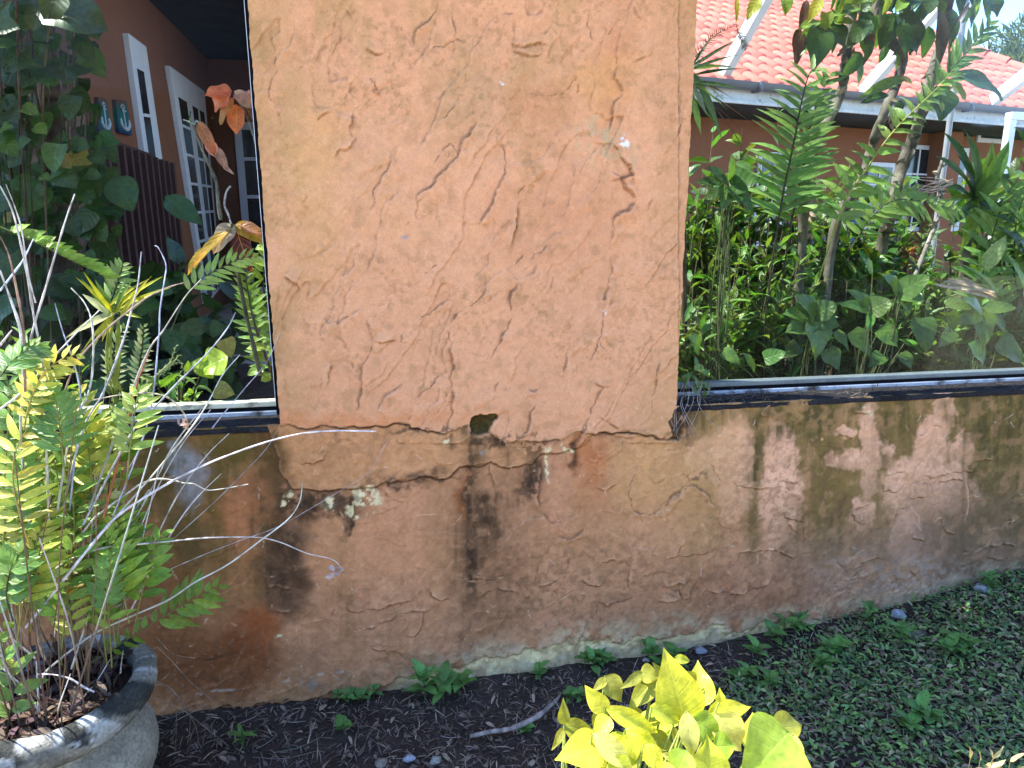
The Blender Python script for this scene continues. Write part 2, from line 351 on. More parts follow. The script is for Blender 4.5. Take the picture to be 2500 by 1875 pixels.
CR = [  # pier: (points, raised side, amplitude)
 ([(690,0),(668,50),(650,72),(618,100),(600,112),(592,140),(590,165),(580,195)], 1, .006),
 ([(730,20),(727,60),(738,110),(735,145),(765,160),(775,162)], -1, .004), ([(410,180),(430,195),(455,205),(485,200)], 1, .003),
 ([(375,405),(362,430),(358,460),(350,475),(360,500),(375,510),(355,545),(320,550),(300,575),(305,625)], -1, .004),
 ([(820,440),(805,475),(775,510),(755,560),(750,580),(715,620),(690,640),(660,680),(600,720),(585,760)], 1, .006),
 ([(660,600),(675,585),(700,545),(720,530),(755,570)], -1, .004), ([(900,520),(922,560),(925,610),(915,660),(890,700),(870,760),(835,815),(825,830)], 1, .004),
 ([(1045,690),(1010,682),(985,695),(970,715),(970,790),(965,840),(950,880),(945,920)], -1, .005), ([(1185,280),(1165,310),(1140,340),(1125,358)], 1, .004),
 ([(1230,0),(1228,60),(1222,100),(1240,150),(1280,160),(1310,115),(1325,90)], 1, .004), ([(1380,20),(1400,60),(1420,80)], 1, .003), ([(1380,235),(1420,220),(1475,200)], 1, .003),
 ([(1325,170),(1330,230),(1322,290),(1350,350),(1320,380),(1310,460),(1298,500)], 1, .005),
 ([(1230,530),(1300,530),(1330,545),(1345,580),(1380,610),(1390,650),(1345,655),(1360,690),(1395,720),(1400,745),(1370,780),(1325,800),(1320,850),(1308,930)], 1, .007),
 ([(1308,930),(1318,1000),(1305,1060),(1290,1100),(1255,1108)], 1, .005), ([(1290,1110),(1280,1160),(1275,1215),(1260,1260),(1240,1310),(1232,1330)], 1, .007),
 ([(1265,1240),(1290,1290),(1320,1325)], -1, .004), ([(1232,1400),(1260,1410),(1285,1420),(1262,1460),(1240,1530),(1210,1590),(1170,1650)], 1, .006),
 ([(845,1000),(848,1060),(838,1090),(810,1115),(790,1130),(740,1165),(720,1215),(725,1270),(735,1330),(735,1440),(730,1490),(715,1560),(700,1610)], 1, .006),
 ([(715,1105),(665,1140),(600,1185)], 1, .005), ([(975,1030),(945,1075),(945,1130),(935,1190),(910,1250),(880,1300),(865,1345)], 1, .006),
 ([(400,1135),(350,1160),(310,1190),(270,1185),(255,1160)], 1, .004), ([(450,1150),(415,1180),(430,1210),(430,1260),(400,1350),(395,1420),(385,1500),(350,1530)], 1, .005),
 ([(430,1250),(480,1258),(525,1245)], 1, .003), ([(570,1400),(520,1430),(470,1480),(450,1510)], 1, .006), ([(720,1360),(660,1410),(590,1470)], 1, .004),
 ([(1085,900),(1050,930),(1010,960)], 1, .004), ([(990,940),(960,975)], 1, .003), ([(180,755),(195,715),(210,705)], 1, .004), ([(1055,1410),(1030,1440),(1000,1430)], 1, .004),
 ([(1040,1480),(1010,1560),(980,1610)], 1, .004), ([(110,1010),(140,1035),(160,1040),(175,1070)], 1, .005), ([(500,320),(530,345),(555,355)], 1, .004),
 ([(1005,350),(1050,350),(1095,355),(1120,330)], -1, .003), ([(235,450),(260,425),(285,415)], 1, .003), ([(750,360),(720,410),(665,450)], 1, .003),
 ([(1420,1070),(1470,1000),(1530,920),(1560,880)], 1, .0025), ([(1490,1330),(1480,1400),(1450,1520)], 1, .003), ([(265,1420),(275,1370),(290,1340)], 1, .004),
 ([(1150,1310),(1135,1370)], 1, .003), ([(900,1400),(885,1440)], 1, .003), ([(620,1010),(650,990),(680,965)], 1, .002), ([(505,560),(480,640),(440,700),(425,790)], 1, .0025),
 ([(60,120),(80,200),(60,330),(90,480)], 1, .002), ([(1560,300),(1572,420),(1560,520)], 1, .002), ([(640,190),(700,180),(745,150)], -1, .003), ([(940,160),(990,180),(1040,160),(1090,170)], 1, .004),
 ([(950,190),(1000,205),(1060,200)], 1, .004), ([(440,300),(460,350),(445,320),(430,285)], 1, .004)]
for p, s, a in CR: crack(p, c_p, a, .020, s)
for k in range(16):       # short unlisted nicks of the same kind over the pier
    x = rr_.uniform(40, 1560); y = rr_.uniform(0, 1500); L = rr_.uniform(18, 60); a = math.radians(rr_.normal(118, 28))
    crack([(x, y), (x + .5 * L * math.cos(a) + 5, y + .5 * L * math.sin(a)), (x + L * math.cos(a), y + L * math.sin(a))], c_p, rr_.uniform(.001, .0035), .015, 1, .0008, .0025, .3, 2)
# junction crack, the hole, and the plates of render
J1 = [(70,175),(110,165),(150,185),(190,190),(240,180),(330,178),(420,175),(520,172),(570,178),(620,160),(680,165),(690,185),(740,190),(800,200),(850,208),(900,190),(960,165),(1010,180),(1070,210),(1110,240),(1190,245),(1290,250),(1390,240),(1500,200),(1560,215),(1600,205),(1690,205),(1750,205),(1830,215),(1870,235),(1950,232)]
L2 = [(60,330),(66,400),(100,440),(130,480),(220,480),(330,480),(400,475),(500,470),(600,445),(700,430),(760,415),(860,425),(920,370),(980,365),(1070,345),(1110,370),(1200,370),(1270,360),(1310,310),(1400,305),(1480,280),(1560,215),(1640,215),(1830,215),(1870,235)]
top_close = [(1652, 1040), (1652, -700), (560, -700), (640, 1000)]
plate(L2, c_j, .006, closed_by=top_close)
pier_mask = plate([(40,165)] + J1[:-1] + [(1960,180)], c_j, .004, closed_by=[(1720, 900), (1760, -900), (500, -900), (600, 900)])
crack(J1[:17], c_j, .001, .02, 1, .004, .0034, .95, 2); crack(J1[17:24], c_j, .001, .02, 1, .002, .004, .6); crack(J1[23:], c_j, .002, .02, 1, .006, .0045, 1., 2)
crack(L2, c_j, .001, .02, 1, .003, .0034, .75, 2)
LOW = [([(1530,155),(1500,200),(1470,260),(1440,300)],1,.004),([(1555,130),(1590,130),(1640,165),(1680,205)],1,.004),([(130,345),(180,355),(230,352),(275,330),(295,290)],1,.004),
 ([(1310,310),(1300,360),(1300,560),(1330,610),(1370,640),(1420,625)],-1,.005),([(1780,380),(1740,440),(1725,500),(1740,560),(1780,600),(1850,595),(1920,530),(1980,470),(2049,470)],-1,.006),
 ([(1370,700),(1440,720),(1500,690),(1530,650)],-1,.004),([(1570,470),(1620,480),(1670,450)],1,.004),([(1590,830),(1640,810),(1700,815),(1730,850),(1720,930),(1760,980)],1,.004),
 ([(1500,900),(1560,935),(1600,935)],1,.003),([(1560,1000),(1620,1030),(1700,1010),(1760,980)],1,.005),([(750,940),(790,985),(840,1005),(890,1005)],1,.004),
 ([(480,1048),(560,1040),(610,1020),(700,1010)],1,.004),([(390,1160),(460,1140),(540,1115),(620,1080),(700,1050),(860,1025)],1,.003),([(380,1045),(470,1060)],1,.003),
 ([(900,890),(950,915),(1040,910),(1100,895),(1150,900)],1,.003),([(670,1170),(710,1175),(745,1120),(750,1060)],1,.004),([(0,950),(60,940),(120,960)],1,.004),([(0,1070),(90,1060),(200,1075)],1,.004),
 ([(1280,935),(1400,900)],1,.003),([(1290,1060),(1400,1000),(1480,950)],1,.0025),([(1300,830),(1290,880),(1270,915)],1,.003),([(1180,900),(1215,960),(1250,1000)],1,.003),([(1890,945),(1950,925),(2030,920)],1,.004),
 ([(1840,1020),(1900,1010),(1975,1000),(1970,960),(1910,950)],1,.004),([(1000,1000),(1060,965),(1150,960),(1215,970)],1,.003),([(1060,350),(1075,420),(1085,470)],1,.004),([(1480,600),(1420,620),(1370,635)],1,.003),
 ([(840,1360),(900,1330),(960,1310)],1,.003),([(500,1225),(560,1240),(605,1270)],1,.003),([(560,480),(600,520),(690,540)],1,.003)]
for p, s, a in LOW: crack(p, c_j, a, .025, s)
LR = [([(0,830),(60,790),(110,730),(160,680),(210,675),(250,700),(300,730),(310,760),(360,820)],-1,.008),([(310,540),(340,600),(370,640),(380,655)],-1,.005),
 ([(440,640),(470,680),(510,685),(600,695),(680,680)],1,.003),([(690,640),(740,650),(790,662),(825,660)],1,.003),([(1455,250),(1455,310),(1470,360),(1505,395),(1550,385),(1590,345)],-1,.005),([(1600,330),(1640,330),(1680,345)],1,.003),
 ([(1035,350),(1060,380),(1110,390),(1140,420)],1,.005),([(1310,650),(1330,615),(1400,600),(1450,590)],1,.004),([(1455,690),(1450,740),(1500,755),(1560,745),(1600,680),(1540,650),(1455,690)],1,.004),
 ([(1310,650),(1320,710),(1390,715),(1450,670)],1,.003),([(1540,622),(1640,618),(1760,605),(1900,600)],1,.004),([(1640,650),(1700,645),(1790,650)],1,.004),([(740,650),(770,700),(745,640)],1,.003),
 ([(1150,820),(1170,800),(1230,790),(1260,780)],1,.004),([(1140,830),(1150,880),(1240,900)],1,.003),([(1370,900),(1380,880),(1400,800),(1480,800)],1,.003),([(1485,980),(1520,995),(1560,1005)],1,.004),
 ([(725,820),(750,860),(800,870),(880,930)],1,.004),([(765,900),(800,940),(850,960)],1,.004),([(840,900),(860,970),(870,1010)],1,.003),([(470,1065),(560,1060),(650,1050),(720,1060)],1,.005),
 ([(720,1050),(760,1080),(790,1105)],1,.005),([(40,1270),(120,1240),(215,1235)],1,.006),([(190,1330),(220,1270),(260,1200)],1,.004),([(0,1350),(60,1350),(130,1340),(150,1310),(110,1295)],1,.005),
 ([(290,1280),(330,1290),(420,1290),(430,1305),(480,1300),(530,1280),(600,1265),(650,1245),(700,1200)],1,.007),([(1035,1080),(1060,1130),(1100,1170),(1120,1190)],-1,.004),([(1020,1250),(1100,1225),(1200,1215),(1245,1190)],1,.005),
 ([(1190,1130),(1230,1105),(1290,1095),(1340,1105)],1,.004),([(1755,1050),(1850,1035),(1960,1020),(2030,1015),(2090,1025)],1,.006),([(1910,1080),(1960,1110),(2020,1100)],1,.004),([(40,1090),(130,1085),(230,1075),(310,1065)],1,.003),
 ([(100,1100),(140,1040),(180,1000)],1,.003),([(1660,900),(1680,940),(1740,960)],1,.003),([(1840,520),(1900,525),(1950,530)],1,.003),([(1850,640),(1890,690)],1,.004)]
for p, s, a in LR: crack(p, c_r, a, .022, s)
crack([(870,1140),(1010,1145),(1100,1120)], c_bl, .0, .02, 1, .002, .003, .5)
for k in range(20):      # nicks over the low wall
    x = rr_.uniform(330, 2500); y = rr_.uniform(1080, 1650) - (x - 330) * .08; L = rr_.uniform(10, 55); a = math.radians(rr_.normal(20, 60))
    crack([(x, y), (x + .5 * L * math.cos(a), y + .5 * L * math.sin(a) - 4), (x + L * math.cos(a), y + L * math.sin(a))], zc(0, 0, 1), rr_.uniform(.001, .004), .012, rr_.choice([-1, 1]), .001, .0028, .3, 2)
# the hole at the crack
hole = inpoly(list(map(tuple, frac(c_j([(975,135),(1000,120),(1040,122),(1090,112),(1106,124),(1080,155),(1066,180),(1060,212),(1010,216),(972,208),(968,170)]), 2, .12, rr_))))
hd = np.hypot((PX - 1170) / 34, (PY - 1032) / 30); h -= np.where(hole, np.minimum(.010 + .022 * np.clip(1.1 - hd, 0, 1) + .016 * (fbm(GX, GZ, 70, 3, 88) - .4), .0275 + h), 0)
# broken corner at the right end of the junction
cor = inpoly(list(map(tuple, frac(c_j([(1905,150),(1935,100),(1990,40),(2010,90),(1975,130),(1990,210),(1960,245),(1900,240),(1935,215)]), 3, .14, rr_))))
h -= np.where(cor & (GX > 0), .012 + .012 * fbm(GX, GZ, 60, 3, 28), 0)
# broken foot of the wall
foot = GZ - np.interp(GX, [-1.2, -.6, -.2, .2, .6, 1.0, 1.5, 1.9, 2.3, 2.6], [-.02, -.02, .0, .05, .085, .085, .06, .075, .15, .18]) + (fbm(GX, GZ, 14, 5, 61, .62) - .5) * .12
fl = sst(.004, -.004, foot); h -= fl * (.003 + .007 * fbm(GX, GZ, 30, 3, 62))
# ------------------------------------------------------------------ colours of paint, mould and lime (their own shapes), plus relief shading and haze
def S2(r, g, b): f = lambda u: ((u / 255 + .055) / 1.055) ** 2.4 if u > 10 else u / 255 / 12.92; return np.array([f(r), f(g), f(b)])
K = 1.14
PINK = S2(202, 145, 107) * K; OCH = S2(193, 146, 97) * K; OLV = S2(150, 118, 70) * K
C = np.empty(GX.shape + (3,)); C[:] = PINK
def lay(mask, col, s=1.0):
    global C
    m = np.clip(mask * s, 0, 1)[..., None]; C = C * (1 - m) + np.asarray(col) * m
wx2 = fbm(GX, GZ, 40, 4, 211) - .5; wy2 = fbm(GX, GZ, 40, 4, 221) - .5; wx = (fbm(GX, GZ, 6, 4, 201) - .5); wy = (fbm(GX, GZ, 6, 4, 301) - .5); fine = fbm(GX, GZ, 45, 4, 401)
def blob(cx, cy, rx, ry, soft=.35, warp=1.0):
    dx = (PX + wx * 90 * warp + wx2 * 26 - cx) / rx; dy = (PY + wy * 90 * warp + wy2 * 34 - cy) / ry
    return sst(1 + soft, 1 - soft, np.hypot(dx, dy))
str_ = fbm(PX / 26 + wx * .5, PY / 330, 1, 4, 501); str2 = fbm(PX / 60 + wx * .4, PY / 420, 1, 4, 601); str3 = fbm(PX / 9, PY / 160, 1, 3, 651)
lay(sst(.45, .7, fbm(GX, GZ, 2.4, 4, 701)) * sst(1200, 300, PX + PY * .3), OCH, .8)
lay(sst(760, 600, PX - PY * .06) * sst(.3, .65, fbm(GX, GZ, 9, 4, 711)), OLV, .55)
lay(sst(.5, .75, fbm(PX / 80, PY / 260, 1, 4, 721)) * sst(700, 100, PY), S2(165, 130, 82) * K, .55)
lay(blob(1120, 230, 90, 130, .6) * fine, S2(150, 122, 84) * K, .8)
lay(blob(1500, 190, 40, 150, .6), S2(184, 118, 76) * K, .4); lay(blob(1470, 200, 80, 60, .6), S2(198, 142, 84) * K, .5); lay(blob(1310, 280, 90, 70, .7), S2(178, 116, 78) * K, .5)
lay(blob(1350, 520, 170, 120, .8), S2(184, 124, 88) * K, .5); lay(sst(1560, 1640, PX) * sst(900, 500, PY), S2(176, 128, 88) * K, .5)
lay(blob(1480, 350, 60, 60, .6) * sst(.45, .6, fine), S2(170, 150, 112) * K, .7); lay(sst(.60, .74, fbm(GX, GZ, 30, 4, 731)) * inp, S2(150, 112, 74) * K, .35)
lay(sst(.62, .7, fbm(GX, GZ, 90, 2, 741)) * sst(.5, .7, fbm(GX, GZ, 7, 3, 742)), S2(128, 96, 60) * K, .35)
lay(blob(760, 430, 60, 200, .8), S2(188, 142, 84) * K, .4); lay(blob(900, 1020, 300, 22, .8), S2(196, 124, 78) * K, .6)
low = ~pier_mask
for msk, col, s in ((low * 1., S2(176, 120, 82) * K, .55),):
    lay(msk, col, s)
lay(low * sst(.4, .65, str2), S2(166, 118, 78) * K, .5)
btm = np.clip((GZ - .0) / .94, 0, 1)
lay(low * sst(.5, .05, btm) * sst(.25, .6, fbm(GX, GZ, 4, 4, 801)), S2(146, 104, 76) * K, .55)
# plate between crack and broken edge stays ochre
plateM = inpoly(list(map(tuple, c_j(L2))) + list(map(tuple, c_j(J1[::-1])))); lay(plateM * 1., S2(188, 134, 88) * K, .6)
# green-brown algae running down from the ledges
drip = sst(0, 1, (PY - (1055 - .048 * (PX - 312))) / 1.0)
dd = PY - (1055 - .048 * (PX - 312))
GRN = S2(122, 98, 52) * K; DGR = S2(98, 76, 44) * K; BRN = S2(118, 84, 52) * K
right = sst(1655, 1720, PX + wx * 80)
lay(low * right * sst(330 + 500 * (str2 - .5), 40, dd) * (.55 + .45 * sst(.3, .6, str_)), S2(154, 122, 74) * K, .9)
lay(low * right * sst(.44, .62, str_) * sst(560, 60, dd), GRN, .85); lay(low * right * sst(.5, .68, str3) * sst(420, 0, dd), DGR, .6); lay(low * right * sst(.5, .66, vnoise(PX / 14 + 40, PY / 240, 677)) * sst(260, 0, dd), S2(92, 74, 38) * K, .6)
lay(low * sst(1750, 2350, PX) * sst(.35, .62, str2) * sst(620, 200, dd), S2(112, 90, 50) * K, .75)
for cx, cy, rx, ry, s in ((1843,1100,20,220,.9),(2010,1110,36,240,.85),(1950,1060,26,130,.7),(2160,1080,26,120,.7),(2390,1120,50,230,.85),(2470,1150,40,260,.8),(2330,1010,60,60,.8),(2200,1010,30,60,.5),(2040,1260,60,120,.7)):
    lay(blob(cx, cy, rx, ry, .5, .5), GRN, s)
for cx, cy, rx, ry in ((1790,1140,58,120),(1905,1130,42,110),(1905,1230,55,90),(1720,1120,45,60),(2070,1130,36,26),(2030,1135,22,22),(2125,1100,26,120),(2160,1110,28,30),(2270,1100,42,80),(2345,1100,30,50),(2300,990,22,60),(2230,1200,80,80),(2105,1250,34,34),(2215,1310,40,70),(1880,1340,14,14),(1770,1080,12,12),(1800,1085,9,9),(1980,1072,6,8),(2000,1074,5,6),(1790,1062,9,7),(2330,1200,60,70),(2070,1060,24,14)):
    dy_ = (PY - cy) / ry; lay(blob(cx, cy, rx, ry, .16, .45) * (.55 + .45 * sst(1, -.6, dy_)) , S2(220, 164, 128) * K, .9); 
lay(blob(2180, 1380, 330, 110, .6) * (.4 + .6 * fine), S2(138, 110, 92) * K, .7); lay(blob(2400, 1330, 180, 160, .6), S2(112, 88, 68) * K, .6)
lay(blob(1800, 1450, 160, 80, .7), S2(150, 98, 68) * K, .7); lay(blob(1690, 1100, 120, 260, .7), S2(182, 136, 88) * K, .65)
# left of the pier
left = sst(700, 640, PX + wx * 80) * low
lay(left * sst(700, 300, dd), S2(132, 92, 52) * K, .8); lay(left * sst(.4, .6, str_) * sst(560, 80, dd), S2(96, 76, 34) * K, .9)
for cx, cy, rx, ry, c, s in ((570,1080,90,60,S2(98,78,36),.95),(640,1110,40,90,S2(86,62,34),.9),(380,1110,60,120,S2(92,72,34),.9),(445,1250,60,170,S2(90,74,38),.8),(680,1370,64,120,S2(88,66,48),.9),(700,1440,55,60,S2(84,58,40),.8),(655,1250,34,110,S2(92,66,40),.8),
    (600,1250,50,100,S2(176,112,74),.7),(620,1540,60,60,S2(146,74,34),.8),(560,1600,130,70,S2(128,68,34),.8),(480,1620,150,80,S2(122,74,42),.8),(420,1500,60,120,S2(128,80,44),.7),(350,1500,60,160,S2(132,84,52),.7)):
    lay(blob(cx, cy, rx, ry, .5, .8) * low, c * K, s)
for cx, cy, rx, ry, s in ((445,1120,20,45,.55),(470,1180,26,70,.45),(430,1080,12,20,.4)): lay(blob(cx, cy, rx, ry, .8, .8), S2(165, 170, 180) * K, s)  # bluish flare haze put into the wall colour
# soot and mould under the broken edge
BLK = S2(48, 36, 26) * K
mo = sst(.42, .56, fbm(GX, GZ, 26, 4, 901))
for cx, cy, rx, ry, s in ((760,1215,60,28,1.),(830,1225,45,30,.9),(735,1245,30,30,.8),(846,1280,10,34,1.),(950,1185,90,18,.8),(1060,1165,60,12,.7),(1160,1075,26,60,.7),(1240,1075,60,16,.9),(1310,1090,40,20,.8),(1300,1180,28,40,1.),(1405,1110,14,34,.9),(1150,1130,20,150,.6),(1170,1290,46,120,.6),(1145,1390,26,60,.75),(1145,1500,20,120,.5),(1250,1400,40,120,.35),(1665,980,22,60,.9),(1660,1050,34,30,.7),(1090,1100,12,16,.7),(690,1205,24,50,.6),(1020,1050,60,8,.8)):
    lay(blob(cx, cy, rx, ry, .7, .8) * (.35 + .65 * mo) * low, BLK, s)
lay(blob(1175, 1340, 90, 220, .7) * low, S2(140, 98, 68) * K, .5); lay(blob(1135, 1215, 16, 60, .6), S2(150, 84, 40) * K, .7); lay(blob(1450, 1130, 60, 90, .7) * low, S2(176, 100, 56) * K, .6)
lay(blob(1350, 1200, 50, 110, .3, .5) * low, S2(190, 132, 96) * K, .7); lay(blob(1580, 1160, 80, 110, .5) * low, S2(192, 140, 90) * K, .6)
CRM = S2(214, 196, 150) * K; wh = sst(.50, .56, fbm(GX, GZ, 34, 4, 951))
for cx, cy, rx, ry in ((880,1205,34,20),(800,1225,26,20),(905,1235,26,16),(690,1230,12,16),(700,1200,10,8),(1332,1150,6,40),(1385,1105,20,10),(690,1545,16,9),(1080,1080,8,16),(1090,1078,8,20),(860,1240,16,16),(2120,1010,16,12),(2105,1018,8,18)):
    lay(blob(cx, cy, rx, ry, .4, .5) * wh * low, CRM, 1.)
lay(blob(1182, 1085, 14, 26, .6) * wh, S2(170, 168, 160), .8)
lay(blob(1525, 345, 16, 9, .3, .3) * sst(.4, .5, fbm(GX, GZ, 120, 2, 77)), S2(225, 225, 228), 1.); lay(blob(985, 578, 9, 5, .4, .3), S2(140, 140, 150), .8)
for x, y in ((1474, 763), (1473, 772), (1220, 200)): lay(blob(x, y, 3, 2.5, .3, .1), S2(215, 215, 215), 1.)
# lime bloom towards the ground
bl = sst(.45, .68, fbm(GX + .3, GZ * 2.2, 7, 5, 1001)) * sst(.52, .70, fbm(GX, GZ * 1.5, 90, 4, 1011))
lay(low * sst(.34, .05, GZ - .03 * GX) * bl * sst(.3, 1.6, GX), S2(184, 158, 134) * K, .45); lay(low * sst(.40, .52, fine) * blob(2230, 1420, 200, 60, .6), S2(184, 160, 140) * K, .35)
lay(low * sst(.76, .84, fbm(GX, GZ, 140, 2, 1021)) * sst(.35, .05, GZ), S2(190, 175, 160) * K, .35)
lay(low * sst(.11, .0, foot) * sst(-.2, .2, GX) * sst(.34, .58, fbm(GX, GZ, 22, 5, 64)), S2(190, 168, 132) * K, .75); lay(low * fl * sst(-.2, .1, GX), S2(218, 194, 142) * K * (.7 + .7 * fbm(GX, GZ, 34, 4, 63))[..., None], .9); lay(low * fl * sst(.1, -.1, GX) , S2(120, 78, 52) * K, .7)
lay(low * sst(.012, -.01, foot + .035) * sst(-.3, .2, GX), S2(164, 154, 130) * K, .55)
lay(blob(560, 1655, 200, 3.0, .6, .12) * sst(.4, .5, fine) * 0, S2(205, 195, 180), .9)
m_ = sst(4.5, 2, abs(PY + wy * 30 - np.interp(PX, [480, 600, 640, 740, 770, 860], [1690, 1673, 1668, 1650, 1645, 1640]))) * sst(.42, .5, fine) * (PX > 480) * (PX < 870); lay(m_ * sst(.4, .6, fbm(GX, GZ, 60, 3, 1661)), S2(196, 182, 164), .7)
m_ = blob(800, 1665, 60, 18, .5, .6) * sst(.45, .55, str3); lay(m_, S2(150, 142, 130), .7)
mt = sst(.38, .58, fbm(GX, GZ, 30, 5, 1501)); sk1 = sst(.40, .62, vnoise(PX / 7 + 3, PY / 130, 1511)); sk2 = sst(.35, .65, vnoise(PX / 17 + 9, PY / 210, 1521))
def run(cx, w, y0, y1, col, s_, mott=.6):
    q = np.exp(-((PX + wx * 26 + wx2 * 7 - cx) / w) ** 2) * sst(y0 - 8, y0 + 14, PY) * sst(y1, y0 + (y1 - y0) * .35, PY + wy * 120)
    lay(low * q * (1 - mott + mott * mt * 1.3) * (.5 + .5 * sk1), col, s_ * (.78 if cx < 1650 else 1.0))
D1 = S2(66, 48, 32) * K; D2 = S2(92, 66, 44) * K; D3 = S2(80, 68, 36) * K
for a_ in ((1150,16,1110,1480,D1,1.),(1185,26,1200,1430,D1,.9),(1135,12,1200,1560,D1,.7),(1215,30,1190,1400,D2,.9),(1255,20,1160,1320,D2,.6),(1110,24,1280,1560,D2,.6),(1170,60,1230,1620,D2,.55),(1305,14,1120,1300,D1,.9),(1330,20,1110,1230,D2,.7),(1405,9,1100,1200,D1,.9),(1240,14,1080,1190,D1,.7),(1160,34,1040,1180,D3,.8),
    (672,30,1230,1480,D1,1.),(700,26,1300,1500,D1,.9),(640,22,1100,1420,D3,.9),(620,16,1160,1500,D2,.7),(570,40,1060,1230,D3,.8),(735,20,1200,1330,D2,.7),(847,8,1240,1320,D1,1.),(780,26,1190,1290,D1,.7),(450,30,1060,1400,D3,.8),(390,30,1060,1420,D3,.8),(520,16,1060,1260,D3,.6),(850,60,1420,1640,D2,.4),(1000,30,1400,1620,D2,.3),
    (1700,40,985,1060,D3,.7),(1800,50,980,1075,D3,.8),(1900,50,975,1070,D3,.8),(2000,50,970,1090,D3,.9),(2110,30,966,1060,D3,.7),(2230,40,960,1100,D3,.8),(2350,50,955,1120,D3,.9),(2440,60,950,1300,D3,.9),(2490,40,950,1400,D3,.8),(2380,50,1050,1350,D3,.6),(2060,60,1200,1420,D2,.5),(1960,40,1200,1400,D2,.4),(1840,13,1000,1420,D3,1.),(1853,16,1000,1300,D3,.6),(2010,22,1000,1320,D3,.9),(1975,10,990,1260,D3,.7),(2030,22,1080,1420,D2,.5),(2090,20,990,1060,D3,.7),(2158,22,990,1240,D3,.8),(2200,10,980,1130,D3,.7),(2310,14,970,1100,D3,.7),(2385,26,960,1330,D3,.9),(2420,20,1000,1350,D3,.7),(2465,22,960,1380,D3,.8),(1760,10,990,1080,D3,.6),(1725,14,990,1090,D3,.5),(2350,20,1180,1420,D2,.5),(1930,16,1000,1100,D3,.6)): run(*a_)
lay(low * sst(.50, .62, fbm(GX, GZ, 60, 4, 1541)) * sst(.2, .9, fbm(GX, GZ, 3, 2, 1551) + .2 * sst(.9, 0, GZ)), S2(112, 80, 56) * K, .45)
lay(low * sst(.54, .66, fbm(GX, GZ, 26, 5, 1561)) * (.35 + .65 * sst(700, 900, PX)), S2(190, 138, 98) * K, .26)
lay(sst(.55, .70, fbm(GX, GZ, 48, 4, 1571)) * pier_mask, S2(206, 152, 112) * K, .30); lay(sst(.56, .70, fbm(GX, GZ, 38, 5, 1581)) * pier_mask, S2(176, 124, 86) * K, .25)
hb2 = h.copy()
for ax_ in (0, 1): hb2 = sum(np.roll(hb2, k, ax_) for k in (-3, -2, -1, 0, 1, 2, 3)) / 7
relief_shade = hb2 - h; lay(sst(.0006, .0026, relief_shade), S2(96, 64, 44), .38); lay(sst(.0006, .0022, -relief_shade), S2(212, 160, 122) * K, .2)  # relief shading put into the colour: hollows darker, ridges lighter
lay(hole * 1., S2(78, 66, 34) * (.25 + 1.3 * fbm(GX, GZ, 90, 3, 1651)[..., None])); lay(cor * 1., S2(88, 62, 36) * (.5 + .9 * fine[..., None]), .85)
for a_ in ((760,1212,66,16),(835,1222,50,26),(725,1235,30,26),(800,1240,30,22),(846,1285,11,34),(950,1192,80,10),(1060,1170,60,9),(1180,1075,44,14),(1250,1078,70,12),(1300,1100,34,20),(1300,1160,18,50),(1282,1200,26,22),(1403,1120,10,44),(1148,1150,9,80),(1150,1300,14,110),(1150,1400,18,60),(1660,1000,16,50),(690,1215,18,40),(1010,1052,50,6),(1095,1062,14,16),(660,1420,40,30),(700,1340,34,40),(1190,1250,20,50),(1215,1290,14,40),(1690,1160,30,10)):
    lay(blob(*a_, .45, .5) * sst(.44, .50, fbm(GX, GZ, 55, 4, 1601)), S2(56, 42, 30) * K, .62)
for cx, cy, rx, ry in ((893,1203,22,12),(912,1220,14,10),(878,1226,12,9),(800,1213,14,8),(800,1245,14,8),(690,1228,8,18),(1335,1155,4,26),(1325,1120,4,14),(1385,1110,12,6)): lay(blob(cx, cy, rx, ry, .25, .35) * sst(.42, .46, fbm(GX, GZ, 60, 3, 1611)), CRM, .95)
def scratch(pts, conv, s_=.7, w_=.0013, col=S2(216, 172, 134) * K):
    sl, D, Sg, Tp = poly_dist(frac(wall2(conv(pts)), 3, .06, rr_), .006); m_ = np.zeros(GX.shape); m_[sl] = np.exp(-(D / w_) ** 2) * (D < 1) * np.clip(np.minimum(Tp, 1 - Tp) * 6, 0, 1) * sst(.3, .55, fbm(GX[sl], GZ[sl], 50, 2, 1621)); lay(m_, col, s_)
for p in ([(390,1160),(460,1140),(540,1115),(620,1080),(700,1050),(860,1025)],[(900,890),(950,915),(1040,910),(1100,895),(1150,900)],[(1290,1060),(1400,1000),(1480,950)],[(1370,635),(1420,620),(1480,600)],[(690,600),(790,595),(880,590)],[(1280,935),(1400,900)],[(1880,810),(1960,795),(2040,795)],[(380,540),(470,530)],[(1720,500),(1750,430),(1780,375)],[(1030,1000),(1080,1040),(1100,1030)]): scratch(p, c_j)
for p in ([(1310,650),(1330,612),(1400,600),(1450,640)],[(1450,690),(1455,740),(1510,760),(1570,745),(1605,680)],[(1655,500),(1650,560),(1690,600),(1740,600)],[(1540,625),(1640,621),(1760,608)],[(1390,820),(1400,800),(1480,800),(1530,860),(1535,930)],[(1620,900),(1640,865),(1675,870),(1670,900)],[(620,720),(640,670),(720,655),(770,700)],[(1145,840),(1170,800),(1240,795)],[(1020,1250),(1100,1225),(1240,1190)],[(1800,640),(1810,760),(1790,900)]): scratch(p, c_r, .8, .0018)
for k in range(150):
    x = rr_.uniform(330, 2490); y = rr_.uniform(1090, 1700) - (x - 330) * .1; L = rr_.uniform(6, 34); a = rr_.uniform(0, 3.1); scratch([(x, y), (x + L * math.cos(a) * .5, y + L * math.sin(a) * .5 + 2), (x + L * math.cos(a), y + L * math.sin(a))], zc(0, 0, 1), .75, .0012, S2(214, 184, 158) * K)
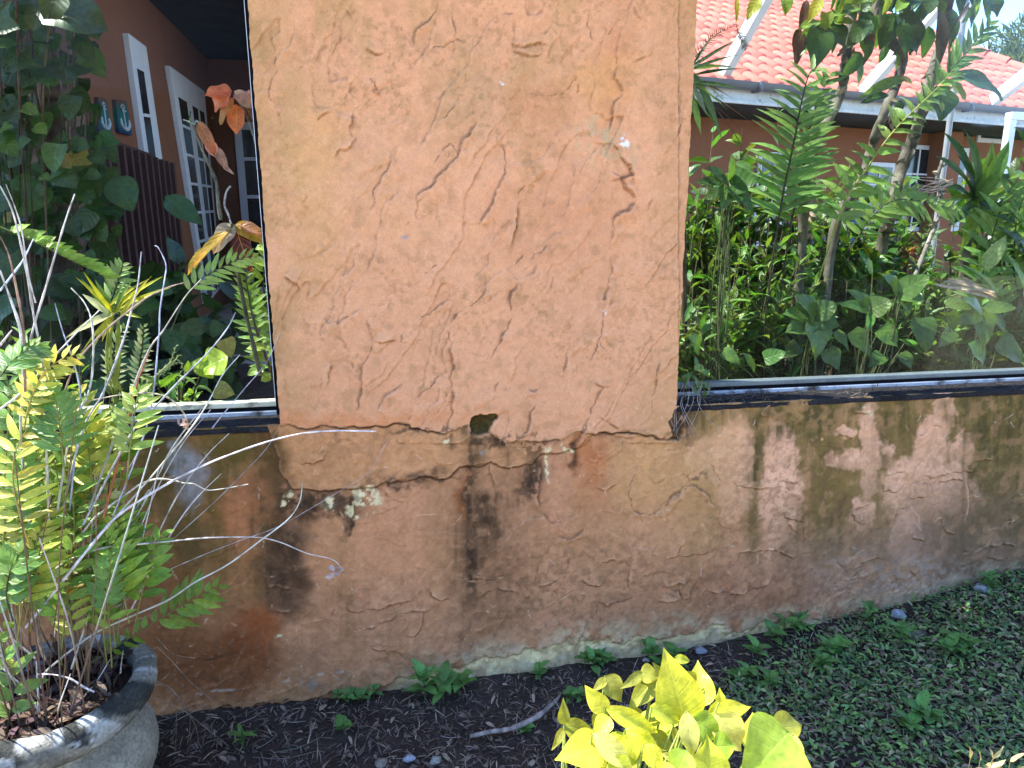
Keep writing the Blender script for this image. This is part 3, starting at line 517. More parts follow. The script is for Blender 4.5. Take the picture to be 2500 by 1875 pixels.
C *= (1 + np.where(low, .38, .20) * (fbm(GX, GZ, 85, 3, 1631, .7) - .5) + np.where(low, .26, .08) * (fbm(GX, GZ, 32, 3, 1641) - .5))[..., None]
lay(np.clip(crk * 1.1, 0, 1), S2(40, 26, 18), .9)
C *= (1 + .10 * (fbm(GX, GZ, 120, 2, 1101) - .5) + .16 * (fbm(GX, GZ, 3, 3, 1111) - .5))[..., None]
C = np.clip(C, .004, .9)
# ------------------------------------------------------------------ wall meshes
wall = empty('stucco_wall', (.3, 0, 0), 'weathered orange stucco wall, a broad pier over a cracked and mould-stained low wall', 'wall')
mstu, nt, out = mat('stucco'); b = N(nt, 'ShaderNodeBsdfPrincipled'); nt.links.new(b.outputs[0], out.inputs[0])
n1 = noise(nt, 260, 6, .7); n2 = noise(nt, 900, 3, .6)
c_ = mixc(nt, attr(nt), ramp(nt, n1.outputs[0], [(.3, (.84, .83, .82)), (.7, (1.12, 1.12, 1.12))]).outputs[0], 1., 'MULTIPLY')
nt.links.new(c_, b.inputs['Base Color']); b.inputs['Roughness'].default_value = .9; b.inputs['Specular IOR Level'].default_value = .15
bp = N(nt, 'ShaderNodeBump'); bp.inputs['Strength'].default_value = .6; bp.inputs['Distance'].default_value = .0025
nt.links.new(n1.outputs[0], bp.inputs['Height']); bp2 = N(nt, 'ShaderNodeBump'); bp2.inputs['Strength'].default_value = .35; bp2.inputs['Distance'].default_value = .0012
nt.links.new(n2.outputs[0], bp2.inputs['Height']); nt.links.new(bp.outputs[0], bp2.inputs['Normal']); nt.links.new(bp2.outputs[0], b.inputs['Normal'])
nz, nx = GX.shape
edgex = .006 * (fbm(GX * 0, GZ, 20, 3, 1201) - .5) + .004 * (fbm(GX * 0, GZ, 70, 2, 1211) - .5)
VX = GX + np.where(np.isin(GX, [PL, PR]) & (GZ > SILL), edgex, 0)
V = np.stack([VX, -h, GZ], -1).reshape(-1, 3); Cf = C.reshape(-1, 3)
idx = np.arange(nz * nx).reshape(nz, nx)
Fq = np.stack([idx[:-1, :-1], idx[:-1, 1:], idx[1:, 1:], idx[1:, :-1]], -1)
cx_ = (GX[:-1, :-1] + GX[1:, 1:]) / 2; cz_ = (GZ[:-1, :-1] + GZ[1:, 1:]) / 2
ex = ((cz_ < SILL) | ((cx_ > PL) & (cx_ < PR))); isp = pier_mask[:-1, :-1] & (cx_ > PL) & (cx_ < PR)
def submesh(mask, name):
    f = Fq[mask]; e = np.sort(np.concatenate([f[:, [0, 1]], f[:, [1, 2]], f[:, [2, 3]], f[:, [3, 0]]]), 1)
    key = e[:, 0].astype(np.int64) * (nz * nx) + e[:, 1]; u, cnt = np.unique(key, return_counts=True); bd = u[cnt == 1]
    be = np.stack([bd // (nz * nx), bd % (nz * nx)], 1)
    used, inv = np.unique(f, return_inverse=True); v = V[used]; col = Cf[used]; f2 = inv.reshape(-1, 4)
    loc = {int(a): i for i, a in enumerate(used)}; n0 = len(v)
    bi = np.unique(be); bl_ = np.array([loc[int(a)] for a in bi]); back = v[bl_].copy(); back[:, 1] = .03
    nb = {int(a): n0 + i for i, a in enumerate(bi)}
    sk = np.array([[loc[int(a)], loc[int(c)], nb[int(c)], nb[int(a)]] for a, c in be])
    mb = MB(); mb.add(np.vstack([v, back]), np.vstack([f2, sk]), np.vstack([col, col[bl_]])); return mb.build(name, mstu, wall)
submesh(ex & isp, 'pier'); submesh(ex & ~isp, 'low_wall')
core = MB(); oc = tuple(PINK)
box(core, (PL + .006, .03, .9), (PR - .006, .2, 3.0), oc); box(core, (-3.0, .03, -.2), (4.2, .2, SILL - .012), tuple(DGR)); box(core, (-3, .0, 2.235), (PL, .27, 3.0), oc); box(core, (PR, .0, 2.36), (4.2, .27, 3.0), oc)  # headers out of view, shaped to keep sun off the ground
core.build('wall_core', mstu, wall, smooth=False)
# ------------------------------------------------------------------ ground
def ground_z(X, Y):
    X = np.asarray(X, float); Y = np.asarray(Y, float)
    return .2 * np.clip((X - .7) / 1.75, 0, 1.6) ** 1.6 - .012 + .03 * (fbm(X, Y, 3, 3, 1301) - .5) + .014 * (fbm(X, Y, 15, 3, 1311) - .5)
def sheet(name, xs_, ys_, zf, m, kind='structure'):
    X, Y = np.meshgrid(xs_, ys_); Zz = zf(X, Y); mb = MB(); v = np.stack([X, Y, Zz], -1).reshape(-1, 3)
    mb.add(v, grid_f(len(ys_), len(xs_))); o = mb.build(name, m); tag(o, kind=kind); return o
gx = np.unique(np.r_[-60, -30, -15, -8, -4, np.arange(-2, -1.2, .1), np.arange(-1.2, 2.8, .015), np.arange(2.8, 4, .1), 6, 8, 15, 30, 60, 90])
gy = np.r_[-60, -30, -15, -8, -5, -4, -3, -2.5, -2, -1.6, np.arange(-1.4, -.9, .04), np.arange(-.9, .07, .015)]
sheet('ground', gx, gy, lambda X, Y: ground_z(X, Y), M['soil'])
M['bounce_lawn'] = surf('bounce_surface', (.44, .38, .27), .95, .05, 30, .4, .6, .01)  # pale sunlit sheet added to bounce warm light onto the wall
sheet('bounce_lawn', np.r_[-60, -20, np.linspace(-8, 10, 40), 30, 90], np.r_[-60, -30, np.linspace(-14, -1.35, 30)], lambda X, Y: .02 + ground_z(X, Y) + .0, M['bounce_lawn'])
hx = np.linspace(-16, 18, 90); hz_ = np.linspace(-.2, 4.2, 30); HX, HZ = np.meshgrid(hx, hz_); hd_ = 1.2 * (fbm(HX, HZ, .8, 4, 31) - .5) - 1.2 * sst(3, 4.6, HZ)  # unseen screen added to keep bright low sky out of the glass
b = MB(); b.add(np.stack([HX, -13 + hd_, HZ + .5 * fbm(HX, HZ * 0, .5, 2, 3) * (HZ > 3)], -1).reshape(-1, 3), grid_f(30, 90)); v_ = b.v[0].copy(); b.add(v_ * [1, 0, 1] + [0, -15.2, 0], grid_f(30, 90)[:, ::-1])
ho = b.build('blocker_hedge', surf('blocker_leaves', (.05, .10, .03), .8, .2, 9, .7, 1., .05)); tag(ho, 'unseen bank of greenery added behind the camera to block low sky reflections', 'blocker_hedge')
sheet('courtyard_ground', np.r_[-40, -20, np.linspace(-10, 16, 40), 30, 60, 90], np.r_[.2, np.linspace(.3, 8, 14), 12, 20, 40, 90], lambda X, Y: .62 + .05 * fbm(X, Y, 1.5, 2, 5), M['paving'])
sheet('planting_bed', np.linspace(-2.2, 6, 90), np.linspace(.2, 2.0, 24), lambda X, Y: .70 + .10 * fbm(X, Y, 5, 3, 6), M['soil'])
# ------------------------------------------------------------------ ledges under the windows
M['ledge'] = surf('dirty_ledge', (.030, .027, .028), .95, .04, 90, .6, .8, .004, dirt=((.20, .20, .19), 60, .70))
M['stripwhite'] = surf('worn_white_rail', (.46, .48, .52), .5, .4, 50, .2, .2, .001, dirt=((.05, .045, .045), 9, .50))
M['stripcream'] = surf('worn_cream_rail', (.62, .60, .44), .6, .3, 50, .2, .2, .001, dirt=((.10, .085, .07), 12, .52))
def ledge(name, x0, x1, label):
    n = int((x1 - x0) / .012); X = np.linspace(x0, x1, n); prof = [(-.004, -.02), (-.006, -.006), (.0, .0), (.03, .004), (.06, .007), (.12, .012)]
    mb = MB(); v = np.array([[(x, py - .006 * (fbm(np.array([x]), np.array([0.]), 14, 3, 15)[0] - .5) * (py < .01), SILL + pz + .006 * (fbm(np.array([x]), np.array([py * 3]), 24, 3, 16)[0] - .5)) for py, pz in prof] for x in X])
    mb.add(v.reshape(-1, 3), grid_f(n, len(prof))); o = mb.build(name, M['ledge']); tag(o, label, 'window ledge'); return o
ledge('window_ledge', -3.0, PL - .002, 'narrow black mould-stained ledge with pale lichen spots under the left window')
ledge('window_ledge', PR + .002, 4.2, 'narrow black ledge heaped with dead twigs under the right window')
def glassmat():
    m, nt, out = mat('window_glass'); tr = N(nt, 'ShaderNodeBsdfTransparent'); tr.inputs[0].default_value = (.86, .89, .88, 1)
    gl = N(nt, 'ShaderNodeBsdfGlossy'); gl.inputs['Roughness'].default_value = .03; fr = N(nt, 'ShaderNodeFresnel'); fr.inputs[0].default_value = 1.45
    k = N(nt, 'ShaderNodeMath', operation='MULTIPLY'); k.inputs[1].default_value = .05; nt.links.new(fr.outputs[0], k.inputs[0])
    mx = N(nt, 'ShaderNodeMixShader'); nt.links.new(k.outputs[0], mx.inputs[0]); nt.links.new(tr.outputs[0], mx.inputs[1]); nt.links.new(gl.outputs[0], mx.inputs[2])
    df = N(nt, 'ShaderNodeBsdfDiffuse'); df.inputs[0].default_value = (.6, .6, .6, 1); dn = noise(nt, 160, 3, .8); dr = ramp(nt, dn.outputs[0], [(.70, (0, 0, 0)), (.76, (.25, .25, .25))])
    big = noise(nt, 2.5, 5, .7); br = ramp(nt, big.outputs[0], [(.45, (.0,) * 3), (.8, (.006,) * 3)])
    ad = N(nt, 'ShaderNodeMath', operation='ADD'); nt.links.new(dr.outputs[0], ad.inputs[0]); nt.links.new(br.outputs[0], ad.inputs[1])
    m2 = N(nt, 'ShaderNodeMixShader'); nt.links.new(ad.outputs[0], m2.inputs[0]); nt.links.new(mx.outputs[0], m2.inputs[1]); nt.links.new(df.outputs[0], m2.inputs[2]); nt.links.new(m2.outputs[0], out.inputs[0]); return m
M['glass'] = glassmat(); M['darkrail'] = surf('dark_rail', (.13, .155, .16), .45, .4, 50, .3, .2, .001)
def window(x0, x1, jamb, label):
    zt_ = 2.175 if jamb < 0 else 2.305; e = empty('fixed_window', ((x0 + x1) / 2, .1, SILL + .01), label, 'window')
    b = MB(); box(b, (x0, .088, .945), (x1, .118, .962)); b.build('lower_rail', M['stripwhite'], e, False, .002)
    b = MB(); box(b, (x0, .098, .962), (x1, .118, .9745)); b.build('gasket', M['black'], e, False)
    b = MB(); box(b, (x0, .094, .9745), (x1, .135, .992)); b.build('upper_rail', M['stripcream'] if jamb < 0 else M['darkrail'], e, False, .003)
    b = MB(); box(b, (x0, .110, .992), (x1, .114, zt_)); b.build('pane', M['glass'], e, False)
    xj = x1 if jamb < 0 else x0; s = -1 if jamb < 0 else 1
    def jb(name, a, c, y0, y1, mm): bb = MB(); lo, hi = sorted((xj + s * a, xj + s * c)); box(bb, (lo, y0,   .9925 if name != 'jamb_seal' else .967), (hi, y1, zt_)); bb.build(name, mm, e, False, .001)
    if jamb < 0:
        jb('jamb_seal', .002, .0125, .015, .12, M['black']); jb('jamb_strip', .0130, .0165, .03, .09, M['white'])
    else: jb('jamb', .004, .016, .09, .14, M['black'])
window(-3.0, PL, -1, 'left window with a black sealed jamb and flaking cream bottom rail'); window(PR, 4.2, 1, 'right window with a dark grey bottom rail and worn white strip')
# ------------------------------------------------------------------ unseen roof edge over the wall, its extent shaped to shade the ground
ev = empty('eave', (.9, 0, 2.4), 'unseen stuccoed eave over the orange wall, its extent shaped to shade the ground', 'eave')
b = MB(); box(b, (-1.0, -.34, 2.52), (5.5, .16, 2.60)); b.build('soffit_board', M['fascia'], ev, False, .004)
b = MB(); box(b, (-1.0, -.36, 2.605), (5.5, .12, 2.80)); b.build('fascia_board', M['white'], ev, False, .004)
# ------------------------------------------------------------------ the porch seen through the left window
XW = -2.0; CZ = 3.565; YF = 7.15
ph = empty('porch_house', (-2.2, 4, .6), 'orange stucco house with a dark-ceilinged porch behind the left window', 'house')
def XY(px, py): p = onX(px, py, XW); return p[1], p[2]
b = MB(); box(b, (XW - .2, 1.35, .3), (XW, YF, CZ)); b.build('side_wall', M['porchshade'], ph, False)
b = MB(); box(b, (XW, YF, .3), (1.2, YF + .2, CZ)); b.build('end_wall', M['porchshade'], ph, False)
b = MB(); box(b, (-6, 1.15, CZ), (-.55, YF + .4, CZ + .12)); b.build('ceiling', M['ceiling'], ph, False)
b = MB(); box(b, (-6, 1.0, CZ - .12), (-.5, 1.15, CZ + .2)); b.build('beam', M['white'], ph, False, .004)
def quadX(mb, poly, x, col=(1, 1, 1)):       # a slab on the side wall between four photo points
    P = [onX(a, c, XW) for a, c in poly]; lo = [(XW + .001, p[1], p[2]) for p in P]; hi = [(x, p[1], p[2]) for p in P]
    mb.add(lo + hi, [[0, 1, 2, 3], [7, 6, 5, 4], [0, 4, 5, 1], [1, 5, 6, 2], [2, 6, 7, 3], [3, 7, 4, 0]], col)
def lerp(a, c, t): return (a[0] + (c[0] - a[0]) * t, a[1] + (c[1] - a[1]) * t)
def sub(q, u0, u1, v0, v1):  # bilinear part of a photo quad (TL,TR,BR,BL)
    f = lambda u, v: lerp(lerp(q[0], q[1], u), lerp(q[3], q[2], u), v)
    return [f(u0, v0), f(u1, v0), f(u1, v1), f(u0, v1)]
def french(q, panes, label, nrow=6):
    """panes: list of (u0,u1) columns"""
    P = [onX(a, c, XW) for a, c in q]; e = empty('french_door', (XW, (P[0][1] + P[1][1]) / 2, .62), label, 'door', 'french doors on the porch')
    fr = MB(); quadX(fr, q, XW + .05); fr.build('frame', M['whitewood'], e, False, .004)
    for u0, u1 in panes:
        g = MB(); quadX(g, sub(q, u0, u1, .12, .985), XW + .0535); g.build('pane', M['dkglass'], e, False)
    mu = MB()
    for u0, u1 in panes:
        for k in range(1, nrow): v = .12 + .865 * k / nrow; quadX(mu, sub(q, u0 - .01, u1 + .01, v - .006, v + .006), XW + .062)
    mu.build('glazing_bars', M['whitewood'], e, False); return e
# door outlines in the photograph (TL, TR, BR, BL), carried down to the porch floor
fd = french([(297, 80), (342, 113), (428, 700), (392, 760)], [(.22, .60)], 'narrow half-hidden white french door beside the anchor plaques', 5)
hb = MB()
for a, c in ((372, 487), (378, 517)):
    p = onX(a, c, XW + .06); tube(hb, [p, p + np.array([.05, 0, 0])], .028, 10, (.06, .06, .06)); tube(hb, [p + np.array([.05, 0, 0]), p + np.array([.055, -.12, 0])], .012, 6, (.7, .7, .7))
hb.build('handle', surf('door_metal', None, .35, .5, 80, .2, .1, .001, metal=.6), fd)
french([(401, 160), (488, 222), (530, 700), (494, 745)], [(.12, .38), (.56, .72), (.78, .92)], 'wide white french door with small panes near the porch corner', 7)
we = empty('end_window', (-.9, YF - .02, 1.4), 'tall dark window with white bars on the far porch wall', 'window')
p0 = onY(572, 300, YF); p1 = onY(600, 1000, YF)
b = MB(); box(b, (p0[0], YF - .06, .75), (p0[0] + 1.5, YF, 2.85)); b.build('frame', M['whitewood'], we, False, .004)
b = MB(); box(b, (p0[0] + .09, YF - .064, .85), (p0[0] + 1.4, YF - .061, 2.76)); b.build('pane', M['dkglass'], we, False)
b = MB()
for z in (1.2, 1.55, 1.95, 2.4): box(b, (p0[0] + .09, YF - .075, z), (p0[0] + 1.4, YF - .066, z + .04))
b.build('glazing_bars', M['whitewood'], we, False)
# anchor plaques
M['plaque'] = surf('plaque_paint', None, .6, .3, 60, .3, .3, .002)
for q, lab in (([(229, 237), (248, 240), (264, 329), (231, 322)], 'blue-green plaque with a faded white anchor, partly behind the vines'), ([(272, 243), (299, 247), (313, 331), (281, 323)], 'blue-green plaque with a clear white anchor, beside the narrow door')):
    P = [onX(a, c, XW) for a, c in q]; e = empty('anchor_plaque', (XW, P[0][1], P[3][2]), lab, 'plaque', 'anchor plaques on the porch wall')
    n = 14; mb = MB(); cols = [((.10, .06, .05), 0), ((.012, .10, .09), .3), ((.012, .11, .10), .62), ((.012, .025, .10), 1.)]
    for k in range(n):
        v0, v1 = k / n, (k + 1) / n; c = [np.interp(v0, [s for _, s in cols], [cc[i] for cc, _ in cols]) for i in range(3)]; quadX(mb, sub(q, 0, 1, v0, v1), XW + .03, c)
    mb.build('board', M['plaque'], e, False)
    w = (.36, .42, .42); an = MB(); f = lambda u, v: (lambda s: np.array([XW + .034, *onX(s[0], s[1], XW)[1:]]))(sub(q, u, u + .001, v, v + .001)[0])
    tube(an, [f(.5, .26), f(.55, .84)], .007, 6, w); tube(an, [f(.32, .30), f(.70, .31)], .007, 6, w)
    tube(an, [f(.5 + .13 * math.cos(t), .19 + .06 * math.sin(t)) for t in np.linspace(0, 6.28, 12)], .006, 6, w)
    tube(an, [f(.20, .58), f(.22, .72), f(.36, .82), f(.56, .86), f(.74, .80), f(.86, .70), f(.86, .58)], [.008, .013, .015, .017, .015, .013, .008], 8, w)
    tube(an, [f(.16, .62), f(.2, .56), f(.28, .62)], .006, 5, w); tube(an, [f(.8, .62), f(.88, .56), f(.93, .62)], .006, 5, w)
    an.build('anchor', M['plaque'], e)
# lattice cabinet under the plaques
lc = empty('lattice_cabinet', (XW + .15, 3.9, .62), 'dark brown lattice-front cabinet under the anchor plaques', 'cabinet')
M['cabwood'] = surf('cabinet_wood', (.075, .035, .03), .7, .3, 40, .3, .3, .002)
ya, za = XY(236, 350); yb, zb = XY(352, 388); zt = 2.13
b = MB(); box(b, (XW + .002, ya - .5, .64), (XW + .05, yb, zt - .02)); b.build('carcass', surf('cabinet_dark', (.012, .009, .009), .8, .2, 40, .3, .2, .002), lc, False)
b = MB(); box(b, (XW + .002, ya - .52, zt), (XW + .075, yb + .02, zt + .05)); b.build('top', M['cabwood'], lc, False, .004)
b = MB()
for k in range(11): y = ya - .48 + (yb - ya + .46) * k / 10; box(b, (XW + .052, y, .66), (XW + .235, y + .045, zt - .02))
for k in range(9): z = .75 + (zt - .85) * k / 8; box(b, (XW + .061, ya - .48, z), (XW + .068, yb, z + .06))
b.build('lattice', M['cabwood'], lc, False)
# ------------------------------------------------------------------ house with the terracotta roof behind the right window
ZG = 3.15; G0 = onZ(1760, 205, ZG); G1 = onZ(2500, 275, ZG); E_ = unit(G1 - G0); Nn = np.array([-E_[1], E_[0], 0.])
SL = .6
def roof_uv(x, y):
    d = ray(x, y); t = (ZG + SL * ((CAM - G0) @ Nn) - CAM[2]) / (d[2] - SL * (d @ Nn)); p = CAM + d * t; return (p - G0) @ E_, (p - G0) @ Nn
ha = roof_uv(2057, 11); hb_ = roof_uv(2477, 177)
hs = empty('tile_roof_house', G0 + E_ * 3 - np.array([0, 0, ZG - .62]), 'orange stucco house with a bright terracotta tile roof behind the right window', 'house')
def L2W(u, v, z): return G0 + E_ * u + Nn * v + np.array([0, 0, z - ZG])
def hbox(mb, u0, u1, v0, v1, z0, z1, col=(1, 1, 1)): return box(mb, (u0, v0, z0), (u1, v1, z1), col, np.array([E_, Nn, [0, 0, 1]]), G0 * np.array([1, 1, 0]))
UM, CR_, TW = 14.0, .30, .235
U = np.arange(-4, UM, TW / 10); nrows = 46; mb = MB()
rh = np.abs(((U / TW) % 1) - .34) ; prof = np.where(((U / TW) % 1) < .68, .055 * np.sqrt(np.clip(1 - ((((U / TW) % 1) - .34) / .34) ** 2, 0, 1)), -.012 * np.sin(((((U / TW) % 1) - .68) / .32) * math.pi))
hk = (hb_[1] - ha[1]) / (hb_[0] - ha[0])
for r in range(nrows):
    v0 = r * CR_ - .05; v1 = v0 + CR_ + .05
    col = np.stack([L2W(0, 0, 0)] * 0) if False else None
    rows = []
    for (v, lift) in ((v0, -.012), (v0 + .001, .035), (v1, .002)):
        z = ZG + .02 + SL * v + lift + prof * (1.0 if lift > 0 else .85 if lift > -.01 else .2)
        rows.append(G0[None] + E_[None] * U[:, None] + Nn[None] * v + np.array([0, 0, 1.])[None] * (z - ZG)[:, None])
    vv = np.stack(rows); umax = ha[0] + (v0 + .15 - ha[1]) / hk
    keep = U[:-1] < umax; f = grid_f(3, len(U)).reshape(2, len(U) - 1, 4)[:, keep].reshape(-1, 4)
    ti = np.floor(U / TW).astype(int); tc = np.random.default_rng(r + 40).uniform(.82, 1.15, 400)[(ti + 100) % 400]
    cc = np.tile(np.stack([tc, tc * np.random.default_rng(r).uniform(.95, 1.05), tc], -1), (3, 1))
    if len(f): mb.add(vv.reshape(-1, 3), f, cc)
mb.build('tile_roof', M['rooftile'], hs)
# hip side of the roof, far end
b = MB(); a0 = L2W(ha[0] + (-.1 - ha[1]) / hk, -.1, ZG - .02); vt = 13.; a1 = L2W(ha[0] + (vt - ha[1]) / hk, vt, ZG + SL * vt); a2 = a1 + Nn * 6; a3 = a0 + Nn * 16
b.add([a0, a3, a2, a1], [[0, 1, 2, 3]]); b.build('roof_hip', M['rooftile'], hs, False)
b = MB()
for k in range(40):
    t = k / 40; p = a0 + (a1 - a0) * t; q = a0 + (a1 - a0) * (t + .03); 
    tube(b, [p + [0, 0, .05], q + [0, 0, .03]], [.11, .09], 8, tuple(np.array([1, 1, 1]) * random.uniform(.85, 1.1)), n=3)
b.build('hip_tiles', M['rooftile'], hs)
b = MB(); hbox(b, -4, UM, .72, .95, .3, ZG - .22); b.build('wall', M['housewall'], hs, False)
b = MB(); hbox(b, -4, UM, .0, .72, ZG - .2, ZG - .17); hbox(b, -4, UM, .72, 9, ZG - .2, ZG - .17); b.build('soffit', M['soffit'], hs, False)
b = MB(); hbox(b, -4, UM, -.03, .0, ZG - .19, ZG - .03); hbox(b, -4, UM, -.06, -.031, ZG - .20, ZG - .165); b.build('fascia', M['fascia'], hs, False, .003)
b = MB(); nU = 60; th = np.linspace(math.pi, 2 * math.pi, 9)
vv = np.stack([[L2W(u, -.095 + .062 * math.cos(t), ZG + .02 + .085 * math.sin(t)) for t in th] for u in np.linspace(-4, UM, nU)]); b.add(vv.reshape(-1, 3), grid_f(nU, 9))
for u in np.arange(-3, UM, 1.7): hbox(b, u, u + .05, -.165, -.03, ZG - .075, ZG + .03)
b.build('gutter', M['gutter'], hs)
def hwin(x0, x1, y0, y1, cols, rows, v=.72):
    def uz(x, y):
        d = ray(x, y); t = ((G0 + Nn * v - CAM) @ Nn) / (d @ Nn); p = CAM + d * t; return (p - G0) @ E_, p[2]
    u0, z1 = uz(x0, y0); u1, z0 = uz(x1, y1); w = .06
    f = MB(); hbox(f, u0, u1, v - .03, v - .001, z0, z1); fo = f.build('window_frame', M['whitewood'], hs, False, .003)
    g = MB(); hbox(g, u0 + w, u1 - w, v - .034, v - .0305, z0 + w, z1 - w); g.build('pane', M['dkglass'], fo, False)
    m_ = MB()
    for k in range(1, cols): u = u0 + (u1 - u0) * k / cols; hbox(m_, u - .012, u + .012, v - .045, v - .0345, z0 + w, z1 - w)
    for k in range(1, rows): z = z0 + (z1 - z0) * k / rows; hbox(m_, u0 + w, u1 - w, v - .048, v - .0352, z - .012, z + .012)
    if m_.n: m_.build('glazing_bars', M['whitewood'], fo, False)
hwin(2200, 2335, 352, 565, 4, 3); hwin(2105, 2165, 395, 560, 2, 3); hwin(1850, 1905, 370, 600, 2, 4); hwin(2388, 2452, 300, 352, 1, 1)
b = MB(); hbox(b, 4.2, 4.55, .45, .72, .4, ZG - .22); b.build('pilaster', M['housewall'], hs, False, .01)
# ------------------------------------------------------------------ pool cage: white beams, post and tube
bars = [((1752, 208), (1900, -60), 'white screen-cage beam rising from the gutter beside the pier'), ((2105, 228), (2320, -20), 'white screen-cage beam rising past the middle trunks'), ((2425, 245), (2560, 140), 'white screen-cage beam at the right end of the gutter')]
for g, q, lab in bars:
    a = onZ(*g, ZG + .03); c = onX(*q, a[0]); d = unit(c - a); s = np.array([1., 0, 0]); u = np.cross(s, d)
    c = a + d * 4.2; mb = MB(); v = []
    for P in (a, c): v += [P + s * i * .045 + u * j * .075 for i, j in ((-1, -1), (1, -1), (1, 1), (-1, 1))]
    mb.add(v, [[0, 1, 2, 3], [7, 6, 5, 4], [0, 4, 5, 1], [1, 5, 6, 2], [2, 6, 7, 3], [3, 7, 4, 0]]); o = mb.build('cage_beam', M['white'], smooth=False, bevel=.005); tag(o, lab, 'beam', 'white beams of the screen cage')
P = onY(2345, 100, 3.2); M['polegrey'] = surf('grey_pole', (.30, .30, .29), .5, .4, 30, .2, .1, .001)
mb = MB(); tube(mb, [(P[0], 3.2, .6), (P[0], 3.2, 4.6)], .024, 10, (1, 1, 1), n=4); tag(mb.build('cage_post', M['polegrey']), 'slim grey metal pole behind the right-hand trunks', 'pole')
ppos = onZ(2470, 275, 2.95); mb = MB(); box(mb, (ppos[0] - .05, ppos[1] - .05, .6), (ppos[0] + .04, ppos[1] + .03, 2.86)); box(mb, (ppos[0] - .05, ppos[1] - .06, 2.861), (ppos[0] + 3.5, ppos[1] + .04, 2.95)); tag(mb.build('patio_screen', M['white'], smooth=False, bevel=.004), 'white metal post and header at the right edge under the gutter', 'screen')
# low stuff in the courtyard
e = empty('patio_chair', onY(2060, 700, 3.6) * [1, 1, 0] + [0, 0, .62], 'blue patio chair half hidden by the shrubs', 'chair')
M['blue'] = surf('blue_plastic', (.01, .05, .15), .45, .4, 30, .15, .1, .001); o_ = np.array(e.location)
b = MB(); box(b, o_ + [-.28, -.25, .42], o_ + [.28, .25, .46]); b.build('seat', M['blue'], e, False, .01)
b = MB(); 
for k in range(5): box(b, o_ + [-.27 + .115 * k, .24, .5], o_ + [-.19 + .115 * k, .27, 1.1])
box(b, o_ + [-.28, .235, 1.101], o_ + [.28, .275, 1.18]); b.build('backrest', M['blue'], e, False, .008)
for i in (-1, 1):
    for j in (-1, 1): b = MB(); box(b, o_ + [i * .25 - .02, j * .22 - .02, 0], o_ + [i * .25 + .02, j * .22 + .02, .419]); b.build('leg', M['blue'], e, False, .004)
# ------------------------------------------------------------------ plants: helpers
R_ = random.Random(11)
def rv(a=1.): return np.array([R_.uniform(-a, a), R_.uniform(-a, a), R_.uniform(-a, a)])
def plant(name, loc, label, cat='plant', group=None): return empty(name, loc, label, cat, group), MB(), MB()
def finish(e, ml, ms, lm='leaf', sm='stem', ln='foliage', sn='stems'):
    if ms is not None and ms.n: ms.build(sn, M[sm], e)
    if ml.n: ml.build(ln, M[lm], e)
def bush(name, label, base, Hh, R, nst, nl, L, W, col, shape='ovate', group=None, droop=.6, lm='leaf', t0=.25, flat=.7, ang=(.3, 1.2), scol=(.08, .07, .04), r0=.006, cat='shrub', wave=.05, jc=.35, nu=8, lean=(0, 0)):
    base = np.asarray(base, float); e, ml, ms = plant(name, base, label, cat, group)
    for s in range(nst):
        a = R_.uniform(0, 6.283); q = math.sqrt(R_.random()); hh = Hh * R_.uniform(.45, 1) * (1 - .25 * q)
        tip = base + np.array([R * q * math.cos(a) + lean[0], R * q * math.sin(a) * flat + lean[1], hh]); st = base + np.array([R * .25 * math.cos(a), R * .2 * math.sin(a), -.02])
        mid = (st + tip) / 2 + np.array([0, 0, .08 * hh]) + rv(.04 * Hh); P = smooth_pts([st, mid, tip], 16); tube(ms, [st, mid, tip], [r0, r0 * .7, r0 * .35], 5, scol, n=8)
        T = unit(np.gradient(P, axis=0)); ph = R_.uniform(0, 6)
        for k in range(nl):
            t = t0 + (1 - t0) * (k + R_.random()) / nl; i = min(15, int(t * 15)); ph += 2.4 + R_.uniform(-.4, .4)
            ax = T[i]; o = unit(np.cross(ax, [math.cos(ph), math.sin(ph), .15])); el = R_.uniform(*ang)
            d = unit(o * math.sin(el) + ax * math.cos(el)); n = unit(np.array([0, 0, 1.]) + .5 * rv())
            k2 = R_.uniform(.6, 1.15)
            leaf(ml, P[i], d, n, L * k2, W * k2, shape, droop * R_.uniform(.4, 1.6), .22, jit(col, jc, R_), nu, wave, R_.uniform(-.5, .5), r=R_)
    finish(e, ml, ms, lm); return e
def sticks(mb, pts, Y0, Y1, r, col, sides=6, n=None, bump=.16, sd=0):
    """a stem through photo points, its depth running from Y0 to Y1"""
    P = [onY(x, y, Y0 + (Y1 - Y0) * k / (len(pts) - 1)) for k, (x, y) in enumerate(pts)]
    tube(mb, P, r, sides, col, n or max(10, 5 * len(pts)), bump, sd); return P
def sph_blob(mb, c, r, col, n=9, m=10, am=.25, seed=0):
    th = np.linspace(0, math.pi, n)[:, None]; ph = np.linspace(0, 2 * math.pi, m, endpoint=False)[None]
    d = np.stack([np.sin(th) * np.cos(ph), np.sin(th) * np.sin(ph), np.cos(th) * np.ones_like(ph)], -1); q = np.random.default_rng(seed)
    k = 1 + am * (vnoise(d[..., 0] * 2 + 5 + d[..., 2], d[..., 1] * 2 + 9, seed) - .5) * 2
    mb.add((np.asarray(c) + d * k[..., None] * np.asarray(r)).reshape(-1, 3), grid_f(n, m, True), col)
